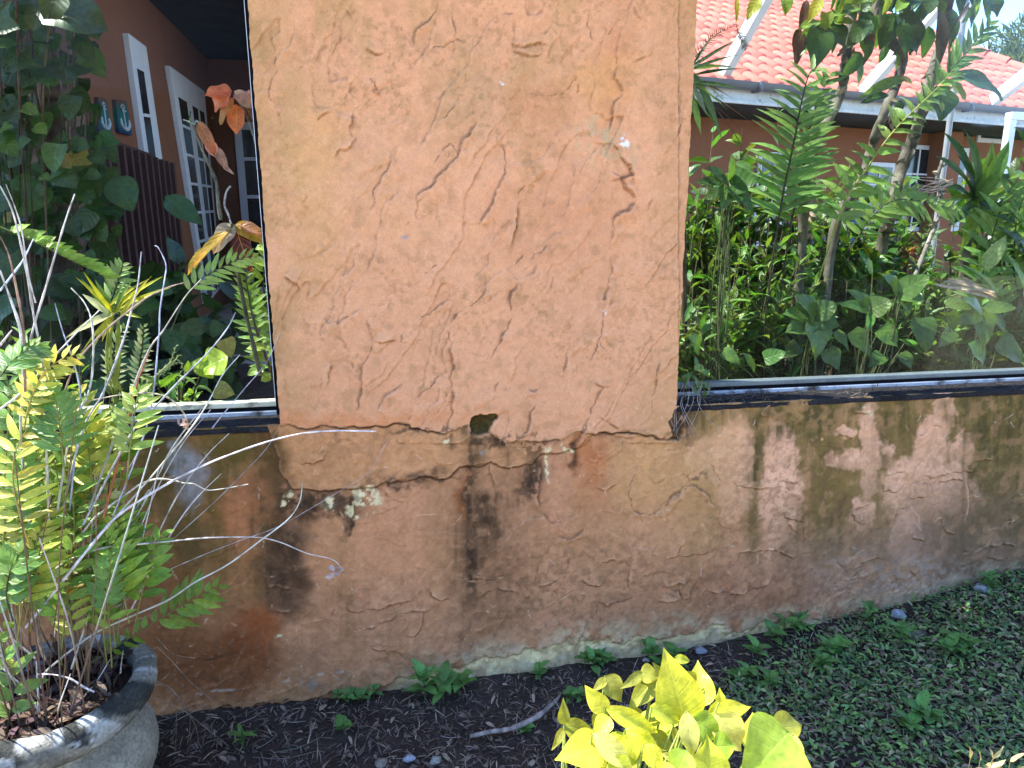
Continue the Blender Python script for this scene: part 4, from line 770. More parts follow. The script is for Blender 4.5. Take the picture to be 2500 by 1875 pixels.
def scatter(mb, P, D, Nv, L, W, cols, nu=4, bend=.5):
    """many small leaves at once"""
    n = len(P); D = unit(D); S_ = unit(np.cross(D, Nv)); Nv = np.cross(S_, D)
    t = np.linspace(0, 1, nu); w = np.sin(math.pi * np.clip(t, .03, .97) ** .75); vv = np.array([-.5, 0, .5])
    c = P[:, None] + D[:, None] * (t[None, :, None] * L[:, None, None]) - Nv[:, None] * ((t ** 2)[None, :, None] * (L * bend)[:, None, None]) * .5
    v = c[:, :, None] + S_[:, None, None] * (vv[None, None, :, None] * w[None, :, None, None] * W[:, None, None, None]) + Nv[:, None, None] * (np.abs(vv)[None, None, :, None] * w[None, :, None, None] * W[:, None, None, None] * .35)
    f = grid_f(nu, 3); F_ = (f[None] + (np.arange(n) * nu * 3)[:, None, None]).reshape(-1, 4)
    uv = np.stack(np.broadcast_arrays(t[None, :, None], vv[None, None, :] * 2), -1); uv = np.broadcast_to(uv, (n, nu, 3, 2)).reshape(-1, 2)
    mb.add(v.reshape(-1, 3), F_, np.repeat(cols, nu * 3, 0), uv)
G_SUN = (.115, .235, .035); G_MID = (.07, .16, .03); G_DK = (.04, .095, .026); YEL = (.36, .42, .05); GOLD = (.62, .56, .07); DRY = (.42, .36, .28)
# ------------------------------------------------------------------ left: the urn
UC = np.array([-.872, -.392]); ur = empty('urn', (UC[0], UC[1], -.02), 'lichen-crusted grey stone urn with a thick rolled rim at the lower left', 'urn')
prof = [(.05, .0), (.13, .0), (.135, .03), (.15, .05), (.195, .09), (.222, .15), (.224, .21), (.205, .26), (.182, .292), (.186, .305)]
rim = [(.186, .305), (.212, .318), (.230, .338), (.240, .362), (.238, .386), (.226, .402), (.208, .408), (.194, .402), (.186, .385), (.180, .35), (.176, .30)]
def lathe(prof, cols, m=110, wob=.004, nse=.004, seed=1):
    pr = smooth_pts(np.array([(r, z, 0) for r, z in prof]), 8 * len(prof)); th = np.linspace(0, 2 * math.pi, m, endpoint=False)
    R2 = pr[:, 0][:, None] + nse * 2 * (fbm(np.cos(th)[None] * .3 + 3 + 0 * pr[:, :1], pr[:, 1][:, None] * .9 + np.sin(th)[None] * .3, 12, 4, seed) - .5)
    Z2 = pr[:, 1][:, None] + nse * (fbm(np.cos(th)[None] * .3 + 7 + 0 * pr[:, :1], pr[:, 0][:, None] + np.sin(th)[None] * .3, 10, 3, seed + 9) - .5)
    v = np.stack([UC[0] + R2 * np.cos(th), UC[1] + R2 * np.sin(th), Z2 + .0 * R2], -1); return v, th, pr
v, th, pr = lathe(prof, None)
a = fbm(np.cos(th)[None] * .25 + 3 + 0 * v[..., 0], v[..., 2] + np.sin(th)[None] * .25, 18, 4, 5)[..., None]
b = MB(); b.add(v.reshape(-1, 3), grid_f(v.shape[0], v.shape[1], True), (np.array([.36, .33, .25]) * (.6 + .8 * a)).reshape(-1, 3)); b.build('body', M['pot'], ur)
v, th, pr = lathe(rim, None, 160, nse=.008, seed=4); qx, qy = np.cos(th)[None] * .24 + 0 * v[..., 0], v[..., 2] + np.sin(th)[None] * .24
a = fbm(qx + 3, qy, 26, 5, 6)[..., None]; l1 = sst(.55, .61, fbm(qx + 1, qy, 22, 3, 16))[..., None]; l2 = sst(.52, .6, fbm(qx + 5, qy, 14, 4, 26))[..., None]
cc = np.array([.24, .23, .19]) * (.45 + 1.0 * a); cc = cc * (1 - l2) + np.array([.05, .052, .045]) * l2; cc = cc * (1 - l1) + np.array([.46, .47, .44]) * l1
b = MB(); b.add(v.reshape(-1, 3), grid_f(v.shape[0], v.shape[1], True), cc.reshape(-1, 3)); b.build('rim', M['pot'], ur)
n = 24; rr2 = np.linspace(0, .182, n); th = np.linspace(0, 2 * math.pi, 60, endpoint=False); X = UC[0] + rr2[:, None] * np.cos(th); Y = UC[1] + rr2[:, None] * np.sin(th)
b = MB(); b.add(np.stack([X, Y, .335 + .04 * fbm(X, Y, 25, 3, 8)], -1).reshape(-1, 3), grid_f(n, 60, True)); b.build('potting_soil', M['soil'], ur)
# litter in the urn
ml = MB(); m = 260; r = .175 * np.sqrt(rng.random(m)); t = rng.random(m) * 6.283
P = np.stack([UC[0] + r * np.cos(t), UC[1] + r * np.sin(t), .365 + .03 * rng.random(m)], -1); D = np.stack([rng.normal(size=m), rng.normal(size=m), rng.normal(size=m) * .35], -1)
base = np.array([[.12, .075, .09], [.13, .09, .07], [.05, .035, .03], [.18, .14, .11]])[rng.integers(0, 4, m)]
scatter(ml, P, D, np.tile([0., 0, 1], (m, 1)) + rng.normal(size=(m, 3)) * .4, rng.uniform(.03, .08, m), rng.uniform(.01, .03, m), base, 5, .8)
tag(ml.build('dead_leaves', M['dry']), 'purplish-brown dead leaves lying in the stone urn', 'dead leaves', kind='stuff')
# ------------------------------------------------------------------ the fern growing in the urn: live fronds and bare dry stalks
fe, ml, ms = e, _, _ = plant('potted_fern', (UC[0], UC[1], .36), 'overgrown fern with yellow-green fronds and long bare dry stalks, growing in the stone urn', 'fern')
dry = MB(); PALE = (.56, .52, .45); BR = (.20, .115, .07)
FR = lambda pts: [(float(x), float(y)) for x, y in pts]
ST = [  # (points, Y0, Y1, radius, colour)
 (c_bl([(190,1290),(205,1225),(260,1170),(430,1040),(600,960),(780,880),(900,800),(1050,720),(1200,610),(1330,510),(1385,430),(1400,340)]), -.42, -.30, .0032, PALE),
 (c_bl([(100,900),(220,770),(330,690),(480,640),(620,625),(780,610),(930,595),(1080,590),(1200,592),(1300,615),(1420,665),(1540,695),(1588,745)]), -.42, -.30, .0026, PALE),
 (c_bl([(120,1010),(300,780),(480,560),(560,480),(680,400),(800,330),(950,255),(1100,195),(1250,145),(1400,110),(1550,98),(1706,100),(1740,101)]), -.45, -.36, .0040, (.60, .58, .56)),
 (c_bl([(330,640),(430,510),(530,430),(600,380),(650,345),(720,322),(790,325),(850,340),(900,345),(960,372),(1040,365),(1150,345)]), -.40, -.34, .0030, PALE),
 (c_bl([(480,960),(600,870),(750,760),(900,690),(1100,610),(1280,545),(1450,450),(1600,360),(1706,290),(1790,150)]), -.38, -.20, .0014, (.35, .32, .30)),
 (c_bl([(620,760),(800,600),(1000,420),(1150,270),(1240,170),(1290,80)]), -.30, -.12, .0016, (.40, .36, .33)),
 (c_ml([(505,65),(440,250),(360,520),(290,760),(230,950),(190,1150),(160,1400),(140,1700),(200,2300)]), -.40, -.42, .0034, PALE),
 (c_ml([(0,10),(80,170),(140,400),(190,650),(230,900),(280,1150),(300,1400),(310,1700),(330,2300)]), -.40, -.42, .0034, PALE),
 (c_ml([(40,0),(110,180),(150,330),(190,600),(240,800)]), -.45, -.42, .0020, PALE), (c_ml([(955,455),(930,680),(880,880),(830,1060),(700,1400),(560,1659),(420,2200)]), -.28, -.40, .0030, (.36,.35,.38)),
 (c_ml([(1590,865),(1530,980),(1400,1140),(1200,1340),(1050,1500),(900,1659),(560,2300)]), -.25, -.42, .0032, (.42,.42,.46)), (c_ml([(1620,1150),(1500,1290),(1400,1480),(1280,1659),(1000,2000),(640,2400)]), -.22, -.42, .0026, PALE),
 (c_ml([(1890,1000),(1800,1200),(1650,1380),(1500,1560),(1430,1650)]), -.12, -.20, .0020, (.34,.34,.38)), (c_ml([(0,720),(150,520),(225,370)]), -.42, -.34, .0026, (.42, .44, .55)),
 (c_ml([(480,700),(570,800),(620,930),(630,1150),(600,1400),(480,1659),(380,2250)]), -.34, -.42, .0030, PALE), (c_ml([(370,800),(420,980),(490,1180),(530,1330),(540,1500),(470,2200)]), -.36, -.42, .0024, (.4,.4,.46)),
 (c_ml([(1040,1050),(960,1250),(900,1430),(850,1659),(700,2250)]), -.28, -.42, .0034, (.36, .12, .05)), (c_ml([(670,850),(500,1020),(350,1180),(150,1400),(0,1520)]), -.32, -.46, .0030, PALE),
 (c_ml([(1265,660),(1150,690),(1000,760),(850,870),(700,1000),(520,1200),(400,1500)]), -.26, -.40, .0028, (.36,.26,.2)), (c_ml([(1360,640),(1250,760),(1100,990),(1000,1130),(850,1500),(600,2200)]), -.26, -.42, .0026, (.38,.36,.30)),
 (c_ml([(300,1560),(400,1480),(560,1470),(760,1430),(900,1410),(1050,1415),(1150,1450),(1230,1530),(1270,1610)]), -.38, -.30, .0026, (.52,.46,.30)), (c_ml([(1045,415),(1070,430),(1120,540),(1110,650),(1080,850),(1070,1050),(1000,1600),(760,2250)]), -.30, -.40, .0022, (.4,.4,.5)),
 (c_ml([(0,350),(60,480),(110,700),(160,1000),(170,1400)]), -.46, -.44, .0030, (.33,.22,.15)), (c_ml([(0,580),(80,800),(140,1000),(160,1300)]), -.46, -.44, .0040, PALE), (c_ml([(80,985),(0,1090)]), -.5, -.5, .003, PALE),
 (c_bl([(690,370),(560,560),(520,700),(430,900),(330,1200)]), -.30, -.40, .0034, PALE), (c_bl([(660,160),(560,330),(430,540),(300,760),(250,1050)]), -.28, -.40, .0028, PALE), (c_bl([(1060,110),(950,220),(820,400),(700,640)]), -.18, -.30, .0022, PALE),
 (c_bl([(1024,296),(900,420),(800,560),(690,760),(600,940)]), -.20, -.36, .0028, PALE), (c_bl([(930,0),(800,170),(720,330),(600,560),(450,900)]), -.22, -.38, .0030, PALE), (c_bl([(975,0),(850,150),(730,360),(620,620)]), -.20, -.34, .0020, PALE),
 (c_k([(280,830),(290,1000),(300,1200),(310,1280)]), -.48, -.46, .003, (.6,.58,.56)), (c_k([(290,935),(420,940),(540,970),(640,1030),(728,1072)]), -.5, -.5, .0028, (.6,.58,.56)), (c_k([(70,640),(270,810)]), -.5, -.45, .003, PALE),
 (c_k([(0,870),(100,960),(200,1060),(300,1220)]), -.52, -.48, .003, PALE), (c_k([(850,820),(740,1000),(650,1110),(560,1290)]), -.36, -.46, .0022, PALE), (c_k([(950,750),(935,860),(930,930)]), -.36, -.38, .0024, (.36,.28,.2)),
 (c_k([(220,0),(110,160),(60,260),(0,380)]), -.44, -.48, .003, PALE), (c_k([(900,0),(700,90),(500,110),(380,170),(310,260),(270,400),(290,640),(350,830)]), -.36, -.42, .0042, (.34,.26,.17)),
]
for k, (p, y0, y1, rad, c) in enumerate(ST):
    dry = MB(); rad *= .82; sticks(dry, p, y0, y1, [rad, rad, rad * .75, rad * .5] if p[0][1] > p[-1][1] else [rad * .5, rad * .75, rad, rad], jit(c, .12, R_), 6, None, .14, k); dry.build('dry_stalk', M['stem'], fe)
for k in range(60):      # the many uncounted-for upright stalks rising from the crown
    a = R_.uniform(0, 6.28); q = .15 * math.sqrt(R_.random()); s = np.array([UC[0] + q * math.cos(a), UC[1] + q * math.sin(a), .36])
    hgt = R_.uniform(.25, .85) * (1 if k < 40 else .6); ln = R_.gauss(.03, .17); t = s + np.array([ln * hgt + q * .5 * math.cos(a), q * .6 * math.sin(a) - .02, hgt]); m_ = (s + t) / 2 + rv(.015)
    rad = R_.uniform(.0011, .0028); c = jit(PALE if R_.random() < .45 else BR, .3, R_); dry = MB(); c0 = np.array(jit(BR, .3, R_)); tt = sst(.15, .8, np.linspace(0, 1, 14))[:, None]; tube(dry, [s, m_, t], [rad, rad * .9, rad * .5], 5, (1, 1, 1), 14); dry.c[-1] = np.repeat(c0 * (1 - tt) + np.array(c) * tt, 5, 0); dry.build('dry_stalk', M['stem'], fe)
rh = MB()
SUNF = (.20, .33, .045)
def fr(pts, Y0, Y1, n, L, W, col, own=None, **kw):
    own = own or e; P = [onY(x, y, Y0 + (Y1 - Y0) * k / (len(pts) - 1)) for k, (x, y) in enumerate(pts)]; mb = MB(); frond(mb, mb, P, n, L, W, col, rr=R_, **kw); mb.build('frond', M['fern'], own)
fr(c_bl([(410,1180),(520,1110),(640,1030),(770,950),(880,885),(1010,815)]), -.34, -.20, 13, .066, .024, SUNF, side=(1, 1), ang=72, shape='lance', prof=lambda u: .55 if u < .5 else (1.25 if u < .86 else .5), r0=.002, rcol=(.14, .16, .05), nrm=(-.1, -.8, .2))
fr(c_ml([(-40,270),(150,350),(280,410),(400,470),(520,530),(650,590),(720,640)]), -.30, -.20, 15, .046, .022, (.22,.36,.05), side=(1, 0), ang=66, r0=.0022, rcol=(.10, .14, .04), prof=lambda u: .95, jt=.1)
fr(c_bl([(140,640),(90,480),(60,330),(70,200),(130,90),(240,20)]), -.50, -.40, 12, .085, .022, (.48,.50,.07), r0=.002, rcol=(.3, .25, .06), shape='lance', ang=80)
fr(c_ml([(160,1660),(200,1480),(280,1300),(400,1190),(520,1150)]), -.46, -.40, 10, .060, .018, (.50,.48,.07), r0=.002, rcol=(.3, .25, .06), shape='lance')
fr(c_bl([(470,760),(490,560),(500,400),(515,250),(540,60)]), -.38, -.30, 9, .034, .020, (.52,.52,.22), r0=.002, shape='ovate', ang=80)
fr(c_ml([(1150,1000),(1250,760),(1360,640),(1500,560),(1640,500),(1740,490)]), -.26, -.16, 11, .060, .016, (.24,.36,.07), r0=.0016, shape='lance', ang=62, start=.35)
fr(c_bl([(560,930),(600,830),(625,700),(640,560),(650,440)]), -.30, -.24, 7, .062, .026, (.16,.30,.05), r0=.002, shape='lance', ang=70)
fr(c_bl([(440,980),(520,850),(560,700),(590,600)]), -.34, -.28, 6, .05, .022, (.14,.27,.05), r0=.002, shape='lance', ang=66)
fr(c_bl([(240,800),(200,640),(230,460),(250,330)]), -.44, -.40, 8, .06, .026, (.30,.42,.07), r0=.002, shape='lance')
fr(c_bl([(60,980),(30,860),(50,740),(110,640)]), -.50, -.46, 6, .08, .036, (.16,.30,.05), r0=.002, shape='ovate')
fr(c_bl([(320,900),(330,760),(300,640),(290,540)]), -.40, -.36, 6, .06, .026, (.42,.40,.12), r0=.002, shape='lance')
fr(c_ml([(0,1300),(60,1220),(160,1130),(260,1090)]), -.5, -.44, 7, .06, .022, (.14,.27,.06), r0=.002)
fr(c_bl([(30,1500),(60,1300),(20,1150),(0,1060)]), -.52, -.5, 5, .07, .03, (.2,.34,.06), r0=.002, shape='ovate')
for k in range(46):
    x = R_.uniform(-10, 330); y0 = R_.uniform(1330, 1640) if k < 30 else R_.uniform(1150, 1300); h_ = R_.uniform(180, 380); lean = R_.uniform(-60, 70); c = [(.46,.48,.07),(.18,.33,.05),(.14,.27,.05),(.30,.42,.06)][k % 4]
    yy = R_.uniform(-.48, -.3); fr([(x, y0), (x + lean * .3, y0 - h_ * .4), (x + lean * .7, y0 - h_ * .8), (x + lean, y0 - h_)], yy, yy + .04, R_.randint(6, 9), R_.uniform(.055, .085), R_.uniform(.018, .030), c, r0=.002, rcol=(.2, .2, .06), shape='lance', start=.3, ang=70)
for b_, t_, w_, c_, yb in (((130,900),(240,900),.030,(.2,.36,.05),-.46),((60,720),(20,610),.040,(.2,.36,.05),-.5),((60,760),(150,820),.035,(.16,.3,.05),-.47),((30,800),(200,860),.036,(.18,.34,.05),-.47),((150,920),(280,950),.024,(.2,.36,.05),-.44),((20,1010),(64,990),.03,(.3,.4,.06),-.5),((0,1180),(68,1170),.034,(.38,.42,.1),-.5),
    ((230,800),(255,660),.03,(.5,.45,.14),-.42),((240,820),(290,700),.03,(.46,.4,.12),-.41),((450,870),(560,860),.03,(.18,.33,.05),-.34),((600,690),(750,740),.028,(.2,.36,.06),-.26),((570,900),(550,960),.03,(.1,.22,.05),-.3),((600,560),(480,580),.02,(.14,.28,.05),-.32),((470,640),(520,760),.02,(.3,.36,.2),-.34)):
    B, T = c_bl([b_, t_]); pxleaf(ml, B, T, yb, yb + .02, w_, jit(c_, .15, R_), 'lance', .5, .3)
for b_, t_, w_ in (((300,820),(370,880),.022),((370,850),(450,875),.018)): B, T = c_bl([b_, t_]); pxleaf(ml, B, T, -.4, -.38, w_, (.42,.17,.05), 'lance', .8)
finish(fe, ml, None, 'fern', ln='loose_leaves')
mb = MB()
for c in (c_bl([(1555,750)])[0], c_ml([(1255,1615)])[0]):
    mb = MB(); p = onY(*c, -.30)
    for k in range(5): leaf(mb, p + rv(.006), rv() + [0, 0, -.2], rv(), .032, .016, 'ovate', 2.2, .4, (.55, .42, .38), 8, .1)
    mb.build('curled_leaf', M['dry'], fe)
# thin roots hanging over the rim
mb = MB()
for p in ([(730,1100),(800,1170),(880,1260),(940,1310),(990,1355)], [(640,1320),(760,1350),(860,1400),(960,1480),(1060,1560),(1090,1620),(1094,1680)], [(700,1250),(790,1290),(850,1370),(910,1480),(920,1590)], [(690,1330),(700,1500),(740,1600),(800,1680)],
    [(790,1290),(815,1400),(812,1560),(800,1660)], [(650,1370),(665,1430),(640,1480)], [(560,1330),(700,1270),(800,1310),(880,1420),(850,1640)], [(720,1050),(800,1130),(900,1150)]):
    sticks(mb, c_bl(p), -.26, -.14, .0011, (.30, .22, .16), 5, 22, .1)
tag(mb.build('hanging_roots', M['stem']), 'thin wiry pale roots trailing over the urn rim to the ground', 'roots')
# ------------------------------------------------------------------ foreground: golden-leaved plant
ge, ml, ms = plant('golden_foliage_plant', (.27, -.98, 0), 'bright yellow-green leafy plant glowing in the sun, bottom centre of the picture', 'plant')
BRT = (.70, .70, .07); MIDG = (.54, .60, .07); OL_SHADE = (.34, .36, .06); GRY = (.34, .50, .07); PALEG = (.70, .66, .22)  # olive tone puts shade into the colour of the back leaves
GL = [((1165,665),(1008,95),280,BRT,-.96,-.92,.35,'ovate'),((1300,560),(1275,195),165,MIDG,-.93,-.86,.3,'ovate'),((1345,605),(1685,555),120,BRT,-.95,-.93,.5,'ovate'),((575,600),(403,390),130,BRT,-.98,-.96,.4,'lance'),
 ((560,560),(965,755),125,BRT,-.98,-.97,.5,'lance'),((600,635),(470,790),110,BRT,-.99,-1.,.5,'ovate'),((530,860),(170,965),215,BRT,-1.02,-1.03,.5,'ovate'),((460,765),(770,1040),150,PALEG,-1.02,-1.04,.5,'lance'),
 ((715,730),(985,940),150,BRT,-1.,-1.02,.5,'lance'),((705,840),(605,815),100,BRT,-1.01,-1.02,.6,'ovate'),((720,760),(800,968),140,BRT,-1.01,-1.03,.5,'ovate'),((860,850),(1003,1040),125,BRT,-1.03,-1.05,.5,'lance'),
 ((935,345),(733,585),120,OL_SHADE,-.90,-.92,.5,'ovate'),((850,285),(675,415),70,OL_SHADE,-.90,-.92,.7,'lance'),((560,315),(687,522),130,OL_SHADE,-.90,-.92,.5,'ovate'),((570,335),(462,440),60,OL_SHADE,-.90,-.92,.6,'lance'),((830,290),(980,330),110,OL_SHADE,-.9,-.91,.5,'ovate'),
 ((930,330),(960,450),90,OL_SHADE,-.9,-.93,.5,'ovate'),((1000,330),(925,210),60,OL_SHADE,-.9,-.9,.5,'ovate'),((245,690),(238,480),72,OL_SHADE,-.9,-.9,.3,'ovate'),((243,700),(482,745),115,OL_SHADE,-.9,-.9,.5,'ovate'),((245,715),(148,890),58,OL_SHADE,-.9,-.93,.5,'lance'),
 ((920,560),(1140,680),100,MIDG,-.97,-.97,.5,'ovate'),((1185,590),(1235,940),130,PALEG,-1.,-1.02,.4,'lance'),((1220,640),(1450,800),165,GRY,-.99,-1.,.5,'ovate'),((1420,600),(1610,895),190,PALEG,-.98,-1.,.6,'ovate'),((1440,520),(1443,408),60,BRT,-.96,-.95,.3,'ovate'),
 ((1975,750),(1600,1120),400,GRY,-1.05,-1.07,.5,'ovate'),((2015,760),(1960,1100),140,PALEG,-1.03,-1.04,.4,'lance'),((1835,720),(2080,700),165,OL_SHADE,-.98,-.97,.5,'ovate'),((1775,725),(1675,690),46,PALEG,-1.0,-1.,1.6,'lance'),
 ((1340,1130),(1345,765),235,MIDG,-1.05,-1.02,.3,'ovate'),((1390,860),(1563,852),150,GRY,-1.02,-1.02,.5,'ovate'),((1190,890),(1090,1110),150,GRY,-1.04,-1.05,.5,'ovate'),((1120,950),(988,915),60,PALEG,-1.03,-1.03,.5,'lance'),
 ((880,770),(1105,880),105,OL_SHADE,-.93,-.93,.5,'ovate'),((1085,700),(1110,920),50,OL_SHADE,-.94,-.95,.4,'lance'),((570,960),(495,1010),55,BRT,-1.04,-1.04,1.2,'lance'),((600,960),(720,1130),160,MIDG,-1.04,-1.05,.5,'ovate'),((1240,560),(1330,640),70,GRY,-.96,-.96,.4,'ovate'),
 ((490,590),(480,760),60,OL_SHADE,-.93,-.94,.4,'ovate'),((750,580),(850,595),50,OL_SHADE,-.92,-.92,.6,'lance'),((1090,180),(1215,200),60,MIDG,-.9,-.9,.6,'lance'),((1190,280),(1230,420),90,OL_SHADE,-.9,-.9,.4,'ovate'),((1700,1000),(1820,1120),120,BRT,-1.06,-1.08,.5,'ovate'),((1040,980),(1010,1110),110,BRT,-1.05,-1.06,.5,'ovate')]
root = np.array([.27, -.98, 0.]); hubs = []
for b_, t_, w, c, yb, yt, dr, shp in GL:
    B, T = c_f([b_, t_]); dist = np.linalg.norm(onY(*B, yb) - CAM); W = w / 3.16 / F * dist * 1.18
    pxleaf(ml, B, T, yb, yt, W, jit(c, .08, R_), 'acum' if shp == 'ovate' else shp, dr, .34, face=(-.15 + R_.uniform(-.25, .25), -.75, .65 + R_.uniform(-.2, .2)), wave=R_.uniform(.02, .06), nu=16, edge=tuple(np.minimum(np.array(c) * np.array([1.15, 1.05, .8]), .8)), twist=R_.uniform(-.35, .35)); hubs.append(onY(*B, yb))
for k in range(34):
    q = hubs[R_.randrange(len(hubs))]; p = np.array([q[0] + R_.uniform(-.03, .03), q[1] + R_.uniform(-.04, .06), q[2] * R_.uniform(.45, .85)]); leaf(ml, p, [R_.uniform(-1, 1), R_.uniform(-.8, .6), R_.uniform(-.2, .5)], [0, -.4, 1], R_.uniform(.07, .12), R_.uniform(.03, .05), 'acum', .6, .3, jit(MIDG, .25, R_), 12, .05); hubs.append(p)
for k, p in enumerate(hubs):
    g = root + np.array([(p[0] - root[0]) * .55, (p[1] - root[1]) * .3, 0]); m_ = (p + g) / 2 + rv(.012) + np.array([0, 0, .05]); tube(ms, [g, m_, p], [.0032, .0026, .0018], 6, jit((.26, .33, .08), .2, R_), 12)
finish(ge, ml, ms, 'gold')
be, ml, ms = plant('pale_shrub', onY(2440, 1960, -.95), 'sunlit pale yellow-pink leaf tips poking in at the bottom right corner', 'plant')
for k in range(26):
    x = R_.uniform(2360, 2490); y = R_.uniform(1850, 1930); p = onY(x, y, -.95 + R_.uniform(-.03, .03)); d = unit(np.array([R_.uniform(-1, 1), -.2, R_.uniform(.1, 1)])); leaf(ml, p, d, rv() + [0, -1, 1], .04, .012, 'lance', .4, .2, jit((.6, .5, .3), .2, R_), 7, .08)
    tube(ms, [p, p - [0, 0, .2]], [.001, .002], 4, (.2, .18, .1), 3)
finish(be, ml, ms, 'gold')
# ------------------------------------------------------------------ crotons behind the left glass
ce, ml, ms = plant('croton', onY(590, 900, .17) * [1, 1, 0] + [0, 0, .7], 'croton with red and orange veined leaves pressed against the left window', 'croton')
sticks(ms, c_c([(1480,1560),(1450,1350),(1430,1150),(1340,940),(1260,760),(1210,600),(1190,540)]), .17, .17, [.006, .005, .004], (.20, .18, .13))
sticks(ms, c_c([(1590,1600),(1560,1500),(1520,1400),(1540,1260),(1585,1200)]), .17, .17, .003, (.55, .5, .48)); sticks(ms, c_c([(1180,540),(1150,480),(1158,400)]), .17, .17, .002, (.12, .2, .05)); sticks(ms, c_c([(1080,490),(1140,510),(1195,540),(1220,500),(1250,530)]), .17, .17, .0022, (.5, .5, .4))
sticks(ms, c_c([(1880,900),(1850,700),(1780,500),(1700,340),(1620,220)]), .17, .17, [.006, .005, .004], (.25, .22, .18)); sticks(ms, c_c([(1600,1600),(1640,2000),(1760,2600),(1900,3200)]), .17, .17, [.005, .008], (.14, .13, .08))
for b_, t_, w, c, dr in (((1600,185),(1300,235),150,(.75,.24,.12),.6),((1570,190),(1420,410),170,(.78,.26,.15),.6),((1625,200),(1890,400),150,(.72,.50,.42),.6),((1700,230),(1860,270),110,(.70,.48,.42),.7),((1620,250),(1480,545),110,(.50,.28,.12),.8),((1650,330),(1650,655),170,(.80,.22,.07),.3),
    ((1700,260),(1860,560),60,(.12,.05,.04),.5),((1245,510),(1440,900),110,(.52,.22,.12),.6),((1360,720),(1420,890),110,(.85,.40,.36),.6),((1420,780),(1560,1040),90,(.45,.26,.22),.5),((1500,980),(1622,1076),40,(.62,.45,.40),.5)):
    B, T = c_c([b_, t_]); pxleaf(ml, B, T, .17, .165, w / 4.3667 / F * 2.35, c, 'ovate', dr, .2, wave=.10, nu=14)
for b_, t_, w, c, dr in (((1580,270),(1440,470),130,(.50,.42,.32),.5),((1570,285),(1270,610),60,(.55,.40,.06),.6),((1400,430),(1268,612),70,(.62,.42,.05),.5),((1585,275),(1810,400),110,(.50,.36,.05),.7),((1610,265),(1810,360),70,(.60,.34,.20),.6),((1595,300),(1700,600),110,(.14,.03,.03),.6)):
    B, T = c_ml([b_, t_]); pxleaf(ml, B, T, .17, .165, w / 2.7653 / F * 2.35, c, 'ovate', dr, .2, wave=.06, nu=14)
finish(ce, ml, ms, 'croton')
# fern along the jamb
e, ml, ms = plant('fern', onY(690, 1040, .22) * [1, 1, 0] + [0, 0, .75], 'sunlit fern climbing beside the black jamb, behind the left glass', 'fern', 'ferns behind the glass')
fr(c_ml([(1880,1400),(1800,1180),(1720,950),(1680,760),(1650,570)]), .22, .20, 15, .075, .020, (.20, .34, .06), r0=.005, rcol=(.09, .08, .05), shape='lance')
fr(c_ml([(1930,1300),(1840,950),(1780,700),(1800,420)]), .24, .22, 16, .10, .024, (.24, .38, .06), r0=.003, shape='lance', side=(1, 1))
for b_, t_, w in (((1800,1100),(1660,1110),60),((1790,1230),(1670,1290),80),((1830,1300),(1760,1330),60),((1780,1160),(1680,1150),50),((1820,420),(1720,440),60),((1830,560),(1700,520),40),((1820,1010),(1700,1075),30)):
    B, T = c_ml([b_, t_]); pxleaf(ml, B, T, .2, .19, w / 2.7653 / F * 2.35, jit((.28, .42, .07), .2, R_), 'ovate', .5)
finish(e, ml, ms, 'fern')
# yellow palm seedling
e, ml, ms = plant('palm_seedling', onY(300, 1030, .2) * [1, 1, 0] + [0, 0, .8], 'young palm with glowing yellow blades behind the left glass', 'palm')
ctr = (760, 860)
for t_, w, c in (((510,625),26,1),((565,592),26,1),((550,640),30,0),((640,640),40,0),((1020,622),34,1),((1105,618),34,1),((1182,684),34,1),((1000,640),30,1),((690,1060),44,1),((740,1010),30,1),((900,640),30,0),((960,905),30,1),((860,620),28,0),((555,740),50,2),((975,785),60,2),((540,1150),26,1),((610,1170),26,1),((440,1040),60,2),((860,760),34,1)):
    B, T = c_ml([(ctr[0] + R_.uniform(-40, 60), ctr[1] + R_.uniform(-30, 60)), t_]); pxleaf(ml, B, T, .20, .18 + R_.uniform(-.02, .06), w / 2.7653 / F * 2.35, jit([(.22, .34, .06), (.62, .56, .05), (.62, .60, .34)][c], .12, R_), 'lance', .3, .3, nu=10)
for k in range(7): sticks(ms, c_ml([(ctr[0] + R_.uniform(-40, 60), ctr[1] + 40), (ctr[0] + R_.uniform(-60, 60), 1200), (ctr[0] + R_.uniform(0, 120), 1500)]), .2, .22, .003, (.35, .36, .06))
finish(e, ml, ms, 'gold')
e, ml, ms = plant('fern', onY(300, 1030, .3) * [1, 1, 0] + [0, 0, .82], 'pale small-leaved fern under the yellow palm seedling', 'fern', 'ferns behind the glass')
fr(c_ml([(700,900),(760,760),(800,640),(830,540)]), .26, .22, 9, .07, .018, (.30, .40, .12), shape='lance')
fr(c_ml([(800,1450),(760,1200),(790,1060),(850,960)]), .3, .26, 12, .05, .014, (.34, .42, .20), shape='lance')
fr(c_ml([(960,1500),(940,1250),(960,1100),(970,960)]), .3, .26, 14, .045, .014, (.34, .42, .22), shape='lance')
for k in range(4): fr(c_ml([(940 + 20 * k, 1480), (1000 + 30 * k, 1330 - 20 * k), (1120 + 25 * k, 1200 - 25 * k + 60), (1190 + 20 * k, 1090 + 60 * k)]), .3, .3, 10, .012, .006, (.34, .42, .24), r0=.0024, rcol=(.38, .44, .25))
finish(e, ml, ms, 'fern')
bush('leafy_shrub', 'sunlit shrub with narrow bright leaves right of the yellow palm seedling', onY(415, 1040, .35) * [1, 1, 0] + [0, 0, .76], .42, .14, 8, 9, .075, .026, (.17, .32, .05), 'lance', 'shrubs behind the left glass')
